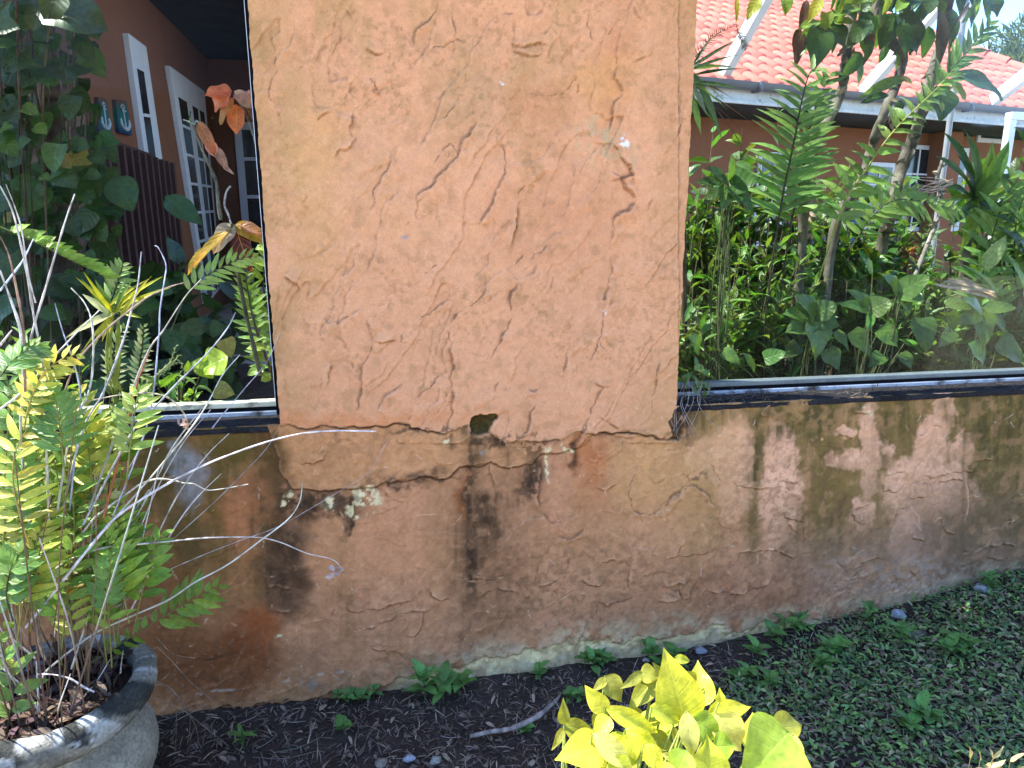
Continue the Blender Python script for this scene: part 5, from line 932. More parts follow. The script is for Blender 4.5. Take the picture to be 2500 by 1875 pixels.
bush('leafy_shrub', 'low grey-green shrub at the foot of the yellow palm seedling', onY(250, 1040, .4) * [1, 1, 0] + [0, 0, .76], .35, .22, 12, 9, .06, .022, (.14, .25, .06), 'lance', 'shrubs behind the left glass')
bush('leafy_shrub', 'sunlit shrub at the far left behind the dry stalks', onY(60, 1040, .3) * [1, 1, 0] + [0, 0, .76], .55, .25, 14, 10, .07, .024, (.2, .33, .06), 'lance', 'shrubs behind the left glass')
e, ml, ms = plant('vine_leaf', onY(510, 900, .16), 'single torn bright lime leaf behind the lower left glass', 'leaf')
B, T = c_ml([(1540,1165),(1340,1270)]); pxleaf(ml, B, T, .17, .165, .10, (.36, .50, .05), 'ovate', .5, .15, wave=.09, nu=14); B, T = c_ml([(1330,1180),(1440,1310)]); pxleaf(ml, B, T, .172, .168, .06, (.36, .50, .05), 'ovate', .5, .15, wave=.09, nu=12)
finish(e, ml, None)
# vine-covered trunk in the shade
tp = [onY(60, 1000, 1.25), onY(120, 600, 1.25), onY(150, 350, 1.25), onY(110, 120, 1.25), onY(90, -250, 1.25)]
e = empty('vine_covered_tree', tp[0] * [1, 1, 0] + [0, 0, .7], 'shaded tree trunk wrapped in heart-leaved vines inside the left window', 'tree'); mb = MB()
tube(mb, tp, [.16, .13, .11, .10, .09], 14, (.15, .105, .08), 60, .05, 3)
for k in range(60):
    u = R_.random() * 3.6; i = int(u); p = tp[i] + (tp[i + 1] - tp[i]) * (u - i) + np.array([R_.uniform(-.15, .15), -.13, 0]); L = R_.uniform(.05, .22); tube(mb, [p, p + np.array([R_.uniform(-.03, .03), -.02, -L * .5]), p + np.array([R_.uniform(-.05, .05), .0, -L])], [.010, .006, .003], 5, jit((.22, .16, .12), .3, R_), 7)
mb.build('trunk', M['bark'], e); ms = MB(); ml = MB(); vines = []
for k in range(24):
    x0 = R_.uniform(-40, 240); x1 = x0 + R_.uniform(-60, 90); Y = R_.uniform(.75, 1.1); pts = [(x0, -30), (x0 + R_.uniform(-30, 40), 250), ((x0 + x1) / 2 + R_.uniform(-30, 30), 550), (x1, 950)]
    if x0 > 190: pts = [(x + 0, y + 300) for x, y in pts[:3]] + [(x1, 1000)]
    sticks(ms, pts, Y, Y, R_.uniform(.0015, .005), jit((.13, .10, .07), .4, R_), 5, 24)
for k in range(620):
    y = R_.uniform(-20, 960); xm = 215 + (70 if y > 330 else 0) + (190 if y > 640 else 0) + (100 if y > 780 else 0); x = R_.uniform(-30, xm)
    if 60 < x < 200 and y < 330 and R_.random() < .6: continue
    p = onY(x, y, R_.uniform(.75, 1.5)); d = np.array([R_.uniform(-.8, .8), -.4, R_.uniform(-1, .1)]); s = R_.uniform(.06, .13) * (1.5 if R_.random() < .1 else 1)
    leaf(ml, p, d, np.array([R_.uniform(-.4, .4), -1, .6]), s, s * .78, 'heart', .5, .15, jit((.055, .12, .035) if R_.random() < .95 else (.40, .36, .08), .4, R_), 8, .04, r=R_)
for b_, t_, w, c in (((300,20),(800,240),330,(.06,.12,.04)),((560,260),(700,480),110,(.035,.09,.03)),((10,1010),(130,1160),120,(.09,.19,.04)),((400,1150),(530,1240),110,(.40,.33,.14)),((160,780),(290,850),90,(.12,.22,.05)),((260,920),(345,990),90,(.13,.24,.05)),((300,1290),(370,1330),70,(.12,.22,.05)),((1215,1450),(1490,1659),150,(.04,.13,.06)),((850,1300),(980,1560),200,(.045,.11,.045)),((690,1110),(760,1220),110,(.04,.10,.04)),((0,950),(100,940),90,(.10,.21,.04))):
    B, T = c_tl([b_, t_]); pxleaf(ml, B, T, .8, .78, w / 3.0157 / F * 3.0, c, 'ovate', .5, .15)
ms.build('vines', M['stem'], e); ml.build('foliage', M['leaf'], e)
bush('shade_plant', 'dark broad-leaved plant in the shade under the french doors', onY(470, 960, 1.5) * [1, 1, 0] + [0, 0, .7], .75, .5, 26, 9, .16, .10, (.045, .10, .04), 'ovate', 'shade plants in the porch bed')
bush('shade_plant', 'dark broad-leaved plant in the shade at the foot of the vine-covered tree', onY(250, 960, 1.4) * [1, 1, 0] + [0, 0, .7], .8, .5, 26, 9, .15, .10, (.045, .10, .04), 'ovate', 'shade plants in the porch bed')
# ------------------------------------------------------------------ behind the right window
# two big arching ferns
e, ml, ms = plant('fern', onY(1860, 950, .45) * [1, 1, 0] + [0, 0, .75], 'tall fern with long pale pinnae standing upright behind the middle of the right window', 'fern', 'ferns behind the glass')
fr(c_tr([(550,2300),(600,1750),(680,1240),(730,1000),(760,850),(790,690),(830,520),(860,450),(900,430)]), .50, .40, 20, .20, .028, (.17, .30, .08), r0=.0045, rcol=(.06, .05, .04), start=.50, ang=80, droop=.5, nrm=(-.2, -.75, .55), prof=lambda u: min(1, .35 + (1 - u) * 2.2), jt=.12)
fr(c_tr([(640,2300),(660,1950),(720,1500),(820,1000),(880,700),(980,480)]), .56, .5, 18, .15, .034, (.13, .25, .07), r0=.004, rcol=(.06, .05, .04), start=.5, ang=78, droop=.5)
finish(e, ml, ms, 'fern')
e, ml, ms = plant('fern', onY(2020, 950, .4) * [1, 1, 0] + [0, 0, .75], 'fern with a long frond leaning right across the tree trunks', 'fern', 'ferns behind the glass')
fr(c_tr([(900,1800),(1060,1310),(1220,1060),(1330,900),(1450,760),(1640,580),(1740,470)]), .42, .36, 17, .17, .042, (.20, .33, .08), r0=.0035, rcol=(.30, .34, .08), start=.24, ang=72, droop=.7, prof=lambda u: .95 - .5 * u)
fr(c_tr([(1500,760),(1640,560),(1850,330),(1920,240),(2000,150)]), .40, .36, 13, .10, .026, (.14, .26, .07), r0=.002, start=.1, ang=48)
finish(e, ml, ms, 'fern')
e, ml, ms = plant('fern', onY(2350, 950, .5) * [1, 1, 0] + [0, 0, .75], 'fern with drooping lit fronds at the right edge of the right window', 'fern', 'ferns behind the glass')
fr(c_mr([(1880,1000),(2000,500),(2080,250),(2180,80)]), .5, .45, 12, .14, .038, (.18, .32, .08)); fr(c_mr([(2212,900),(2150,700),(2160,400),(2212,200)]), .5, .45, 12, .14, .038, (.2, .33, .08))
fr(c_mr([(1100,560),(1250,330),(1400,230),(1600,250),(1800,300)]), .5, .45, 18, .12, .028, (.2, .33, .08))
finish(e, ml, ms, 'fern')
# tree trunks
def tree(name, label, pts, Y, r, leaves=(), group='slim trees behind the right window', col=(.15, .135, .105), seed=0):
    P = [onY(x, y, Y + .04 * math.sin(k * 1.7 + seed)) for k, (x, y) in enumerate(c_tr(pts))]; e = empty(name, P[-1] * [1, 1, 0] + [0, 0, .72], label, 'tree', group)
    P.append(P[-1] * [1, 1, 0] + [0, 0, .70]); mb = MB(); tube(mb, P, [q * .78 for q in r], 9, col, 70, .10, seed)
    for k in range(26):
        i = R_.randrange(len(P) - 1); p = P[i] + (P[i + 1] - P[i]) * R_.random(); s = r[0] if isinstance(r, list) else r
        leaf(mb, p + np.array([R_.uniform(-1, 1) * s, -s, 0]), rv() + [0, 0, -.5], [0, -1, .2], .05, .02, 'lance', .6, .3, jit((.3, .24, .18), .4, R_), 5, .1)
    mb.build('trunk', M['bark'], e); ml = MB()
    for b_, t_, w, c, dy in leaves: B, T = c_tr([b_, t_]); pxleaf(ml, B, T, Y - .1 + dy, Y - .12 + dy, w / 2.6024 / F * (2.55 + Y) * 1.05, jit(c, .15, R_), 'ovate' if w > 45 else 'lance', .5 + R_.uniform(-.2, .3), .25, wave=.05, nu=12)
    if len(leaves) > 4:
        for k in range(26):
            i = R_.randrange(3); q = P[0] + (P[2] - P[0]) * R_.random() + np.array([R_.uniform(-.16, .16), R_.uniform(-.12, .1), R_.uniform(-.05, .1)]); s_ = R_.uniform(.08, .15)
            leaf(ml, q, [R_.uniform(-.7, .7), R_.uniform(-.4, .2), -1], [R_.uniform(-.5, .5), -1, .4], s_, s_ * R_.uniform(.25, .5), 'ovate', .6, .25, jit(DK if R_.random() < .7 else LT, .3, R_), 10, .05, R_.uniform(-.5, .5), r=R_)  # dark and lit tones mixed: light put into the leaf colour
    if ml.n: ml.build('foliage', M['leaf'], e)
    return e
DK = (.05, .11, .03); LT = (.20, .34, .05); YL = (.42, .45, .05); BRN_ = (.10, .055, .035)
tree('slim_tree', 'leftmost slim tree, with drooping lance leaves in front of the tile roof', [(1130,-200),(1125,0),(1095,280),(1070,450),(1045,600),(900,900),(840,1100),(812,1250),(800,1560)], .62, [.022, .026, .028, .028], [((930,140),(770,365),100,LT,0),((915,150),(872,445),135,DK,-.02),((940,140),(880,440),70,DK,0),((945,150),(955,290),60,LT,0),((910,140),(775,190),60,LT,0),((1000,140),(1140,145),60,LT,0),((970,150),(1070,312),120,DK,0),((1235,130),(1080,312),100,DK,.02),((1170,50),(985,110),50,LT,0),((1180,70),(1250,20),60,DK,0),((920,-10),(835,150),60,YL,0),((780,180),(760,425),70,BRN_,0),((830,0),(780,220),46,BRN_,.02),((700,-20),(695,97),62,LT,0),((530,-10),(448,132),62,YL,0),((385,-20),(383,150),28,YL,0),((1050,40),(1150,130),70,DK,0)], seed=1)
tree('slim_tree', 'middle slim tree with split drooping leaves and pale patches of bark', [(1290,-200),(1280,100),(1400,300),(1440,380),(1390,560),(1330,700),(1270,860),(1240,960),(1150,1200),(1000,1500)], .70, [.024, .026, .026, .028], [((1400,85),(1290,318),120,DK,0),((1420,90),(1528,352),165,DK,-.02),((1410,100),(1530,180),80,DK,0),((1390,100),(1300,60),60,DK,0),((1420,80),(1560,20),60,DK,0),((1250,190),(1188,422),46,BRN_,0),((1460,0),(1390,80),60,LT,0),((1540,-20),(1440,90),70,DK,0),((1640,-20),(1540,130),80,DK,0),((1470,490),(1140,640),66,(.14,.24,.05),0),((1500,540),(1420,500),60,(.45,.36,.05),0),((1350,600),(1170,660),50,DK,0),((1440,640),(1380,740),46,DK,0)], seed=2)
tree('slim_tree', 'rightmost leaning slim tree with white-flecked bark crossing the white cage beam', [(1760,-200),(1740,0),(1700,180),(1670,330),(1610,520),(1560,720),(1500,900),(1430,1080),(1380,1260),(1340,1450),(1310,1560)], .78, [.022, .030, .034, .032], [((1680,60),(1640,480),70,(.06,.06,.035),0),((1760,60),(1730,330),60,DK,0),((1750,480),(2072,640),120,DK,0),((1690,560),(1680,770),150,DK,0),((1750,530),(1842,640),70,(.25,.36,.08),0),((1990,-20),(2040,108),110,DK,0),((1870,10),(1740,210),22,BRN_,0),((1640,600),(1700,750),40,(.3,.4,.1),0)], seed=3)
tree('slim_tree', 'pale bare slanting trunk low in front of the barred window', [(1700,1000),(1660,1150),(1690,1300),(1620,1500),(1450,1900),(1330,2000)], .9, [.010, .013, .016], [], seed=4, col=(.28, .26, .22))
tree('slim_tree', 'thin straight pale stem behind the upright fern', [(900,600),(870,850),(830,1150),(815,1350),(800,1560),(795,1900)], .75, [.010, .013, .014], [], seed=5, col=(.28, .24, .17))
# dracaena
P0 = onY(*c_tr([(1880, 1290)])[0], .6); e, ml, ms = plant('dracaena', P0 * [1, 1, 0] + [0, 0, .72], 'dark strap-leaved dracaena with a few lime-lit leaves at the right of the window', 'plant')
tube(ms, [P0 * [1, 1, 0] + [0, 0, .7], P0 + [.03, .02, -.3], P0 + [0, 0, .03]], [.022, .018, .014], 8, (.2, .17, .12), 20, .1)
for t_, w, c in (((1700,840),70,DK),((1830,820),80,DK),((2120,890),110,(.10,.20,.04)),((2010,900),70,(.14,.25,.04)),((1630,985),60,DK),((1970,1480),150,(.34,.48,.10)),((2212,1540),90,DK),((1730,1440),60,DK),((1640,1180),60,DK),((2060,1600),90,(.2,.33,.08)),((2180,1100),60,DK),((2150,1240),70,(.16,.28,.05)),((1780,980),60,DK),((1960,1160),70,DK),((2040,1420),80,DK),((1800,1620),80,(.2,.32,.06)),((2100,1800),90,(.26,.38,.12)),((1690,1290),44,(.2,.32,.06))):
    B, T = c_tr([(1880 + R_.uniform(-25, 25), 1290 + R_.uniform(-40, 20)), t_]); pxleaf(ml, B, T, .6, .55 + R_.uniform(-.08, .08), w / 2.6024 / F * 2.9, jit(c, .15, R_), 'strap' if w < 75 else 'ovate', .7, .35, nu=14)
finish(e, ml, ms)
e, ml, ms = plant('dracaena', onY(2480, 700, .5) * [1, 1, 0] + [0, 0, .72], 'strap-leaved plant with long arching leaves cut by the right edge of the picture', 'plant')
tube(ms, [onY(2480, 960, .5), onY(2490, 700, .5)], [.016, .012], 8, (.2, .17, .12), 10, .1)
for b_, t_, w, c in (((2212,330),(1980,300),60,LT),((2212,420),(2000,330),90,DK),((2212,620),(2050,400),110,DK),((2212,900),(2090,560),80,(.2,.33,.08)),((2230,500),(2080,250),50,LT),((2230,700),(2150,420),80,DK),((2180,120),(2070,250),50,LT),((2212,60),(2110,100),60,LT),((1930,680),(2100,450),120,(.36,.46,.22)),((1900,700),(1920,560),60,LT),((2040,850),(1820,640),50,(.26,.38,.12)),((2080,860),(1900,760),50,(.26,.38,.12)),((2150,1040),(2212,960),80,(.3,.4,.12))):
    B, T = c_mr([b_, t_]); pxleaf(ml, B, T, .5, .45, w / 2.6024 / F * 2.8, jit(c, .15, R_), 'lance', .6, .3, nu=12)
finish(e, ml, ms)
# palm and bracken at the pier's edge
e, ml, ms = plant('fan_palm', onY(1690, 400, .35) * [1, 1, 0] + [0, 0, .72], 'dark fan palm poking out beside the top right edge of the pier', 'palm')
o = (30, 500); sticks(ms, c_tr([(30,500),(40,1200),(60,2300)]), .35, .4, .010, (.12, .09, .06))
for t_, w, c in (((240,210),26,DK),((395,250),30,DK),((400,348),26,DK),((430,438),28,DK),((350,425),44,(.13,.24,.03)),((440,575),34,DK),((330,700),18,LT),((500,800),12,BRN_),((460,990),12,BRN_),((300,860),16,LT),((200,740),50,(.22,.3,.2)),((290,880),60,(.13,.22,.09)),((160,860),60,(.13,.24,.1)),((380,640),16,BRN_),((260,650),16,LT),((350,690),10,LT),((240,560),26,DK),((450,870),10,BRN_)):
    B, T = c_tr([(o[0] + R_.uniform(0, 70), o[1] + R_.uniform(-60, 60)), t_]); pxleaf(ml, B, T, .35, .33 + R_.uniform(-.05, .05), w / 2.6024 / F * 2.5, jit(c, .1, R_), 'lance', .3, .35, nu=10)
fr(c_tr([(60,420),(160,320),(250,225),(330,180),(392,165)]), .34, .32, 24, .032, .004, (.07, .06, .02), r0=.002, ang=65); fr(c_tr([(385,160),(400,210),(425,250),(445,310)]), .34, .32, 14, .026, .004, (.07, .06, .02), r0=.0015, ang=65)
finish(e, ml, ms)
# broad leaves in the shade just behind the glass
SHD = (.085, .17, .035)
CLU = [('big-leaved vine at the lower left of the right window, level with the ledge plants', 'broadleaf_vine', [((880,970),(740,820),200,.24),((900,950),(1050,880),150,.24),((890,980),(1060,1040),170,.24),((870,990),(665,1090),170,.24),((890,1000),(880,1260),230,.22),((1010,1065),(1100,1195),115,.22),((860,960),(640,960),130,.25),((950,1180),(1040,1330),190,.24),((560,1240),(725,1190),110,.2),((500,1320),(420,1200),90,.2),((300,1190),(420,1290),110,.25),((150,1170),(60,1080),120,.22),((120,1280),(200,1340),60,.2),((780,1150),(660,1250),110,.25)]),
 ('big-leaved vine with paired oval leaves in the middle of the right window', 'broadleaf_vine', [((1240,925),(1395,860),155,.22),((1235,920),(1060,785),115,.24),((1230,930),(1035,890),90,.22),((1245,940),(1215,1065),62,.22),((1420,820),(1645,690),160,.25),((1410,810),(1285,690),140,.26),((1430,830),(1610,880),120,.24),((1440,830),(1480,975),105,.24),((1560,980),(1590,1230),170,.24),((1120,1060),(1240,1250),150,.26),((1300,1040),(1420,1180),150,.27),((1310,1210),(1210,1310),110,.26),((1250,700),(1180,600),90,.3),((1430,1200),(1500,1320),120,.27)]),
 ('big-leaved vine with one bright curled leaf near the right end of the ledge', 'broadleaf_vine', [((1950,920),(2165,915),95,.22),((1940,930),(1780,850),110,.24),((1940,940),(1950,1190),170,.24),((1930,930),(1760,1040),130,.25),((1880,1130),(1960,1310),160,.25),((2050,1120),(2212,1290),200,.26),((1700,880),(1880,920),100,.25),((1760,1060),(1650,1180),110,.26),((2000,940),(2100,1090),120,.28)]),
 ('broad-leaved shrub with a large star of soft leaves beside the pier edge', 'broadleaf_shrub', [((340,130),(560,90),200,.35),((330,120),(190,20),90,.36),((330,140),(290,330),110,.34),((360,150),(500,330),160,.34),((340,110),(350,-70),70,.36),((320,120),(120,120),80,.36),((350,140),(420,270),130,.33),((330,120),(240,70),70,.36),((380,-10),(500,60),80,.38),((300,150),(170,260),80,.38)])]
for lab, nm, L_ in CLU:
    B0 = c_mr([L_[0][0]])[0]; g = onY(*B0, .28) * [1, 1, 0] + [0, 0, .75]; e, ml, ms = plant(nm, g, lab, 'vine' if 'vine' in nm else 'shrub', 'broad-leaved climbers at the glass')
    for b_, t_, w, Y in L_:
        B, T = c_mr([b_, t_]); pxleaf(ml, B, T, Y, Y - .04, w / 2.6024 / F * 2.42, jit(SHD, .3, R_), 'heart' if w > 100 else 'ovate', .5, .12, face=(R_.uniform(-.3, .3), -.8, .5), nu=12, wave=.04)
        p = onY(*B, Y); tube(ms, [p, (p + g) / 2 + rv(.03), g + rv(.05) * [1, 1, 0]], [.002, .0025, .003], 5, (.1, .12, .05), 8)
    finish(e, ml, ms)
# shrubs that fill the bed
FILL = [(1740,1.0,1.25,.24,(.07,.15,.03),'ovate','tall dark-leaved shrub beside the pier under the fan palm'),(1850,1.1,1.25,.24,(.08,.17,.03),'lance','tall shrub just behind the upright fern'),(1930,.95,1.15,.22,(.09,.19,.035),'lance','tall shrub between the upright fern and the leaning frond'),(2060,1.15,1.2,.26,(.08,.17,.035),'ovate','tall shrub between the leftmost and middle slim trees'),(2150,1.3,.95,.25,(.09,.19,.035),'lance','mid-height shrub behind the middle slim tree'),(2400,1.0,1.2,.26,(.09,.18,.035),'ovate','tall shrub behind the dracaena'),(2300,.55,.42,.2,(.10,.21,.04),'ovate','low shrub close to the glass under the dracaena'),(2420,.55,.50,.22,(.09,.19,.035),'ovate','low shrub close to the glass near the right edge'),(2490,.5,.5,.18,(.11,.22,.04),'lance','narrow-leaved shrub close to the glass at the right edge'),(2490,.8,1.2,.2,(.10,.2,.04),'lance','tall shrub cut by the right edge of the picture'),(1700,.45,.55,.22,(.10,.20,.04),'lance','small-leaved shrub against the pier at the left of the right window'),(1800,.7,.95,.26,(.11,.22,.04),'lance','bushy small-leaved shrub left of the upright fern'),(1905,.6,.60,.24,(.10,.21,.04),'lance','narrow-leaved shrub at the foot of the upright fern'),
 (2010,.8,.85,.28,(.09,.19,.035),'ovate','shrub behind the paired oval leaves'),(2120,.7,.55,.26,(.10,.20,.04),'lance','low shrub in front of the barred window'),(2230,.9,.62,.30,(.10,.2,.04),'lance','low shrub left of the dracaena'),
 (2330,.8,.60,.28,(.11,.22,.045),'ovate','shrub under the dracaena'),(2440,.9,.75,.30,(.10,.2,.04),'lance','shrub at the right end of the window'),(1760,1.2,1.15,.35,(.09,.19,.035),'ovate','taller shrub in the shade under the tile-roof eave'),(1990,1.4,1.1,.4,(.08,.18,.035),'lance','taller shrub behind the two ferns'),(2200,1.7,.75,.4,(.08,.17,.035),'lance','far low shrub under the barred window'),(1700,.9,1.0,.2,(.10,.2,.04),'lance','tall leafy stems rising beside the pier'),(2470,1.3,1.0,.35,(.09,.18,.035),'ovate','tall far shrub at the right edge')]
for x, Y, Hh, R, c, shp, lab in FILL:
    bush('garden_shrub', lab, onY(x, 900, Y) * [1, 1, 0] + [0, 0, .72], Hh * 1.2, R * 1.1, 34, 14, .10 if shp == 'lance' else .11, .028 if shp == 'lance' else .055, c, shp, 'garden shrubs behind the right window', jc=.6, nu=6, r0=.004, scol=(.16, .13, .08))
e, ml, ms = plant('red_bromeliad', onY(2215, 640, 1.2) * [1, 1, 0] + [0, 0, .9], 'small plant with red and orange leaves below the barred window', 'plant'); c0 = onY(2215, 620, 1.2)
for k in range(34): d = unit(rv() + [0, -.2, .5]); leaf(ml, c0 + rv(.02), d, [0, 0, 1], .09, .014, 'strap', .9, .3, jit([(.45, .05, .03), (.5, .18, .05), (.3, .35, .08)][k % 3], .2, R_), 8, .02)
tube(ms, [c0, c0 * [1, 1, 0] + [0, 0, .75]], .01, 6, (.2, .15, .1), 4); finish(e, ml, ms)
e, ml, ms = plant('dead_palm_frond', onY(2380, 715, .4), 'pale dried frond lying among the shrubs at the right', 'dead frond')
for k in range(14): B, T = c_mr([(1700 + R_.uniform(-60, 120), 740 + R_.uniform(-30, 50)), (2040 + R_.uniform(-120, 10), 850 + R_.uniform(-40, 25))]); pxleaf(ml, B, T, .42, .36 + R_.uniform(-.02, .02), .014, jit((.55, .42, .34), .2, R_), 'strap', .2, .5, wave=.1)
for k in range(9): B, T = c_mr([(1760, 110 + R_.uniform(-20, 20)), (1500 + R_.uniform(-20, 60), 100 + R_.uniform(-20, 90))]); sticks(ms, [B, ((B[0] + T[0]) / 2, (B[1] + T[1]) / 2 + R_.uniform(-14, 14)), T], .5, .5, .002, (.5, .38, .33))
finish(e, ml, ms, 'dry')
# far trees over the roof
for x, y, lab in ((2475, 140, 'hazy grey-green tree beyond the end of the tile roof'), (2560, 60, 'second far tree at the right edge beyond the roof')):
    c = onY(x, y, 20); e, ml, ms = plant('far_tree', c * [1, 1, 0] + [0, 0, .6], lab, 'tree', 'trees beyond the roof'); tube(ms, [c * [1, 1, 0] + [0, 0, .6], c], [.25, .12], 8, (.2, .17, .13), 6)
    m = 2600; d = unit(rng.normal(size=(m, 3))); rad = 1.5 * rng.random(m) ** .4; k = .55 + .8 * vnoise(d[:, 0] * 3 + 9, d[:, 2] * 3 + 5, 4)
    P = c + d * (rad * k)[:, None] * [1.2, 1, 1.0] - [0, 0, .9]; cl = np.array([.10, .14, .07])[None] * rng.uniform(.5, 1.6, (m, 1)); scatter(ml, P, d + rng.normal(size=(m, 3)) * .5 + [0, 0, .4], rng.normal(size=(m, 3)), rng.uniform(.25, .5, m), rng.uniform(.03, .07, m), cl)
    ml.build('crown', M['leaf'], e); ms.build('trunk', M['bark'], e)
# ------------------------------------------------------------------ ledge debris
mb = MB(); m = 900; X = np.where(rng.random(m) < .45, rng.uniform(PR, 1.3, m), rng.uniform(PR, 2.7, m)); Y = rng.uniform(.005, .085, m); P = np.stack([X, Y, SILL + .008 + .012 * rng.random(m)], -1)
D = np.stack([rng.normal(size=m), rng.normal(size=m) * .5, rng.normal(size=m) * .25], -1); cl = np.array([.09, .075, .07])[None] * rng.uniform(.3, 2.2, (m, 1)); scatter(mb, P, D, np.tile([0, -.3, 1.], (m, 1)), rng.uniform(.01, .045, m), rng.uniform(.001, .004, m), cl, 4, .3)
m = 60; X = rng.uniform(-.75, PL - .02, m); P = np.stack([X, rng.uniform(.0, .08, m), np.full(m, SILL + .008)], -1); scatter(mb, P, np.stack([rng.normal(size=m), rng.normal(size=m) * .4, rng.normal(size=m) * .2], -1), np.tile([0, 0, 1.], (m, 1)), rng.uniform(.01, .03, m), rng.uniform(.001, .003, m), np.tile([.08, .07, .07], (m, 1)), 4, .3)
tag(mb.build('twig_debris', M['dry']), 'dead twigs and leaf crumbs along the black ledges', 'debris', kind='stuff')
e, ml, ms = plant('seedling_vine', onY(1700, 950, .05), 'small green vine sprouting at the corner of pier and right ledge', 'vine')
for k in range(26): p = onY(R_.uniform(1655, 1740), R_.uniform(890, 955), .04); leaf(ml, p, rv() + [0, -.3, .2], [0, -1, .6], R_.uniform(.02, .045), R_.uniform(.01, .02), 'ovate', .5, .2, jit((.10, .18, .05), .3, R_), 6); tube(ms, [p, p + [0, .01, -.04]], .001, 4, (.1, .12, .05), 3)
for k in range(9): x = R_.uniform(1640, 1720); sticks(ms, [(x, 930 + R_.uniform(-10, 30)), (x + R_.uniform(-30, 20), 985), (x + R_.uniform(-40, 40), 1030 + R_.uniform(0, 50))], .02, -.025, .0007, (.42, .38, .36), 4, 14)
finish(e, ml, ms)
# ------------------------------------------------------------------ ground: litter, ground cover, weeds
def gpts(m, wfun):
    X = rng.uniform(-1.5, 2.9, m * 3); Y = rng.uniform(-1.0, -.012, m * 3); k = rng.random(m * 3) < wfun(X, Y); X, Y = X[k][:m], Y[k][:m]; return X, Y, ground_z(X, Y)
mb = MB(); X, Y, Z = gpts(15000, lambda X, Y: np.clip(1.0 - .28 * np.clip(X - .6, 0, 2), .3, 1)); m = len(X); P = np.stack([X, Y, Z + rng.uniform(.0, .014, m)], -1)
D = np.stack([rng.normal(size=m), rng.normal(size=m), rng.normal(size=m) * .32], -1); cl = np.array([[.25, .195, .16], [.13, .10, .085], [.38, .31, .25], [.22, .18, .165]])[rng.integers(0, 4, m)] * rng.uniform(.5, 1.5, (m, 1)); cl[rng.random(m) < .02] = [.32, .28, .26]
scatter(mb, P, D, np.stack([rng.normal(size=m) * .3, rng.normal(size=m) * .3, np.ones(m)], -1), rng.uniform(.015, .065, m), rng.uniform(.0012, .0045, m), cl, 5, .9)
X, Y, Z = gpts(2600, lambda X, Y: np.full(X.shape, .6)); m = len(X); P = np.stack([X, Y, Z + rng.uniform(.002, .016, m)], -1); cl = np.array([[.22, .17, .14], [.34, .27, .21], [.13, .10, .085]])[rng.integers(0, 3, m)] * rng.uniform(.5, 1.4, (m, 1))
scatter(mb, P, np.stack([rng.normal(size=m), rng.normal(size=m), rng.normal(size=m) * .3], -1), np.stack([rng.normal(size=m) * .5, rng.normal(size=m) * .5, np.ones(m)], -1), rng.uniform(.015, .04, m), rng.uniform(.006, .016, m), cl, 5, .9)
tag(mb.build('leaf_litter', M['dry']), 'dark brown litter of dead leaves and pine-like needles along the wall foot', 'leaf litter', kind='stuff')
def gw(X, Y): q = fbm(X, Y, 5, 3, 77); return np.clip(sst(.55, 1.35, X - .35 * Y * 0 + (q - .5) * 1.2 - .9 * sst(-.25, -.05, Y) * (X < 2.0)) , 0.0, 1)
mb = MB(); X, Y, Z = gpts(17000, gw); m = len(X); P = np.stack([X, Y, Z + rng.uniform(.004, .035, m)], -1)
D = np.stack([rng.normal(size=m), rng.normal(size=m), rng.uniform(.0, .9, m)], -1); cl = np.array([[.13, .25, .09], [.19, .33, .09], [.11, .21, .085], [.28, .30, .16]])[rng.integers(0, 4, m)] * rng.uniform(.6, 1.5, (m, 1)); cl[rng.random(m) < .16] = [.26, .21, .15]
scatter(mb, P, D, np.stack([rng.normal(size=m) * .4, rng.normal(size=m) * .4, np.ones(m)], -1), rng.uniform(.012, .030, m), rng.uniform(.005, .013, m), cl, 5, .8)
tag(mb.build('ground_cover', M['weed']), 'low green creeping ground cover spreading over the right-hand ground', 'ground cover', kind='stuff')
WD = [(1085,1680,20,.045,.022,'largest broad-leaved weed, standing alone on the dark litter below the hole in the wall'),(1440,1600,22,.03,.018,'weed clump at the wall foot left of the golden plant'),(1590,1590,24,.03,.02,'round-leaved weed clump at the wall foot behind the golden plant'),(1925,1540,22,.035,.015,'pointed-leaved weed at the wall foot right of the golden plant'),
 (1865,1590,10,.032,.02,'small weed just left of the pointed-leaved weed'),(2045,1590,14,.035,.018,'upright weed in the middle of the bare right-hand litter'),(2010,1640,16,.026,.014,'low weed below the upright weed'),(2200,1565,14,.032,.018,'weed beside the curled dry leaf'),(2300,1590,24,.035,.02,'broad weed right of the curled dry leaf'),(1310,1635,6,.03,.016,'tiny weed against the pale foot of the wall'),
 (2120,1515,12,.028,.014,'weed under the broken foot of the wall at right'),(2365,1410,12,.03,.014,'weed at the far right end of the wall foot'),(1835,1670,18,.028,.016,'weed clump right of the golden plant leaves'),(2235,1770,16,.032,.02,'weed in the lower right ground cover'),(1405,1705,12,.024,.012,'weed between the dry branch and the golden plant'),(850,1690,8,.022,.012,'small weed at the wall foot by the lime-streaked corner'),
 (600,1835,9,.03,.008,'thin-leaved weed in the shade at lower left'),(900,1660,8,.024,.014,'weed under the pale scraped patch at the wall foot'),(840,1790,5,.024,.02,'two-leaved seedling on the dark litter'),(1280,1790,7,.02,.014,'seedling touching the dry branch')]
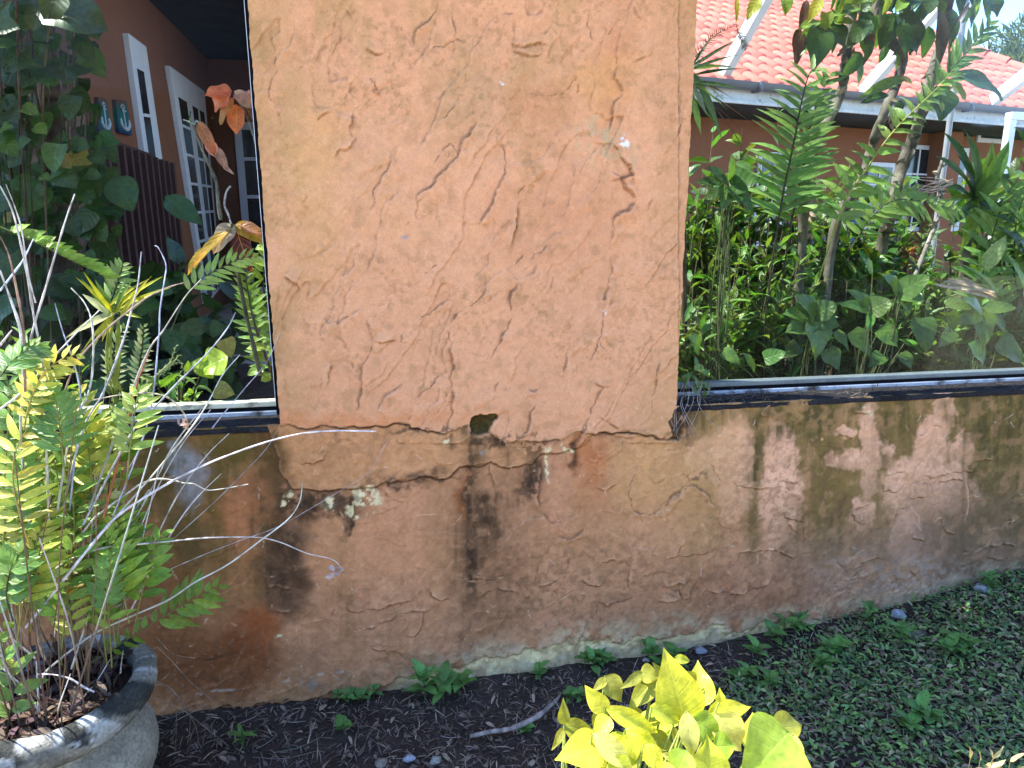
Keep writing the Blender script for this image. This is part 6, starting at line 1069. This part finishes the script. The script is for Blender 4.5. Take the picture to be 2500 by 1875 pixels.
for x, y, nl, L, W, lab in WD:
    L *= 1.75; W *= 1.75; nl = int(nl * 1.25)
    p = onZ(x, y, 0.0); 
    for _ in range(4): p = onZ(x, y, float(ground_z(p[0], p[1])))
    if p[1] > -.03: p[1] = -.035; p[2] = float(ground_z(p[0], p[1]))
    e, ml, ms = plant('weed', p, lab, 'weed', 'weeds along the wall foot')
    for k in range(max(2, nl // 6)):
        q = p + np.array([R_.uniform(-1, 1) * L * .9, R_.uniform(-1, .6) * L * .8, 0]) * (nl > 8); hh = R_.uniform(.5, 1.6) * L; tube(ms, [q, q + [0, 0, hh]], [.0016, .001], 5, (.09, .13, .05), 4); ph = R_.uniform(0, 6)
        for j in range(max(3, min(8, nl // max(2, nl // 6)))):
            ph += 2.4; t = .35 + .65 * j / 7; el = R_.uniform(.5, 1.25); d = [math.cos(ph) * math.sin(el), math.sin(ph) * math.sin(el), math.cos(el)]
            leaf(ml, q + [0, 0, hh * t], d, [0, 0, 1], L * R_.uniform(.65, 1.2), W * R_.uniform(.7, 1.15), 'ovate', .8, .2, jit((.12, .26, .07), .25, R_), 8, .05)
    finish(e, ml, ms, 'weed')
mb = MB(); g = [onZ(x, y, .015) for x, y in ((1148, 1798), (1200, 1786), (1250, 1778), (1310, 1750), (1355, 1712), (1372, 1690))]; tube(mb, g, [.006, .007, .008, .009, .006, .002], 9, (.34, .28, .25), 40, .1, 5)
tag(mb.build('dry_branch', M['bark']), 'peeling grey-brown dry branch lying on the litter left of the golden plant', 'branch')
for x, y, r, c, lab in ((1690, 1562, .022, (.30, .31, .36), 'blue-grey stone at the wall foot behind the golden plant'), (1000, 1852, .016, (.42, .43, .50), 'pale bluish stone chip on the litter near the bottom edge'), (1065, 1856, .018, (.36, .35, .30), 'buff stone chip with a sprig beside it near the bottom edge'), (930, 1862, .02, (.28, .23, .19), 'flat brown bark chip at the bottom edge'), (1555, 1572, .014, (.45, .43, .40), 'small white flake of render on the weeds'), (2195, 1500, .03, (.36, .36, .40), 'grey lump of broken render at the right-hand wall foot'), (2400, 1435, .035, (.36, .36, .37), 'larger grey lump of broken render at the far right wall foot')):
    p = onZ(x, y, .01)
    for _ in range(3): p = onZ(x, y, float(ground_z(p[0], p[1])) + .012)
    if p[1] > -.03: p[1] = -.03
    mb = MB(); sph_blob(mb, p, (r, r * .75, r * .5), c, 10, 12, .35, int(x)); tag(mb.build('stone', M['pot']), lab, 'stone', 'stones and chips on the ground')
mb = MB(); p = onZ(2190, 1560, .10); 
for _ in range(4): p = onZ(2205, 1560, float(ground_z(p[0], p[1])) + .01)
leaf(mb, p, [.75, -.1, .35], [-.3, -.5, .8], .12, .030, 'lance', 1.1, .6, (.42, .36, .34), 14, .08); tag(mb.build('curled_dry_leaf', M['dry']), 'long curled pale dead leaf lying on the ground cover at right', 'dead leaf')
mb = MB()
for pts, r, c in (([(230,1700+0),(300,1690),(420,1720)], .0015, (.3,.26,.22)),): pass
for k in range(26):
    x = R_.uniform(300, 2450); y = R_.uniform(1700, 1870) - (x > 1700) * R_.uniform(0, 150); p = onZ(x, y, float(ground_z(*onZ(x, y, 0)[:2])) + .012); a = R_.uniform(-.6, .6); L = R_.uniform(.06, .2); tube(mb, [p, p + np.array([math.cos(a), math.sin(a), .1]) * L * .5, p + np.array([math.cos(a + .3), math.sin(a + .3), 0.02]) * L], [.0012, .0010, .0006], 5, jit((.32, .27, .22), .4, R_), 9)
tag(mb.build('fallen_stems', M['stem']), 'thin dry straws scattered over the litter', 'straw', kind='stuff')
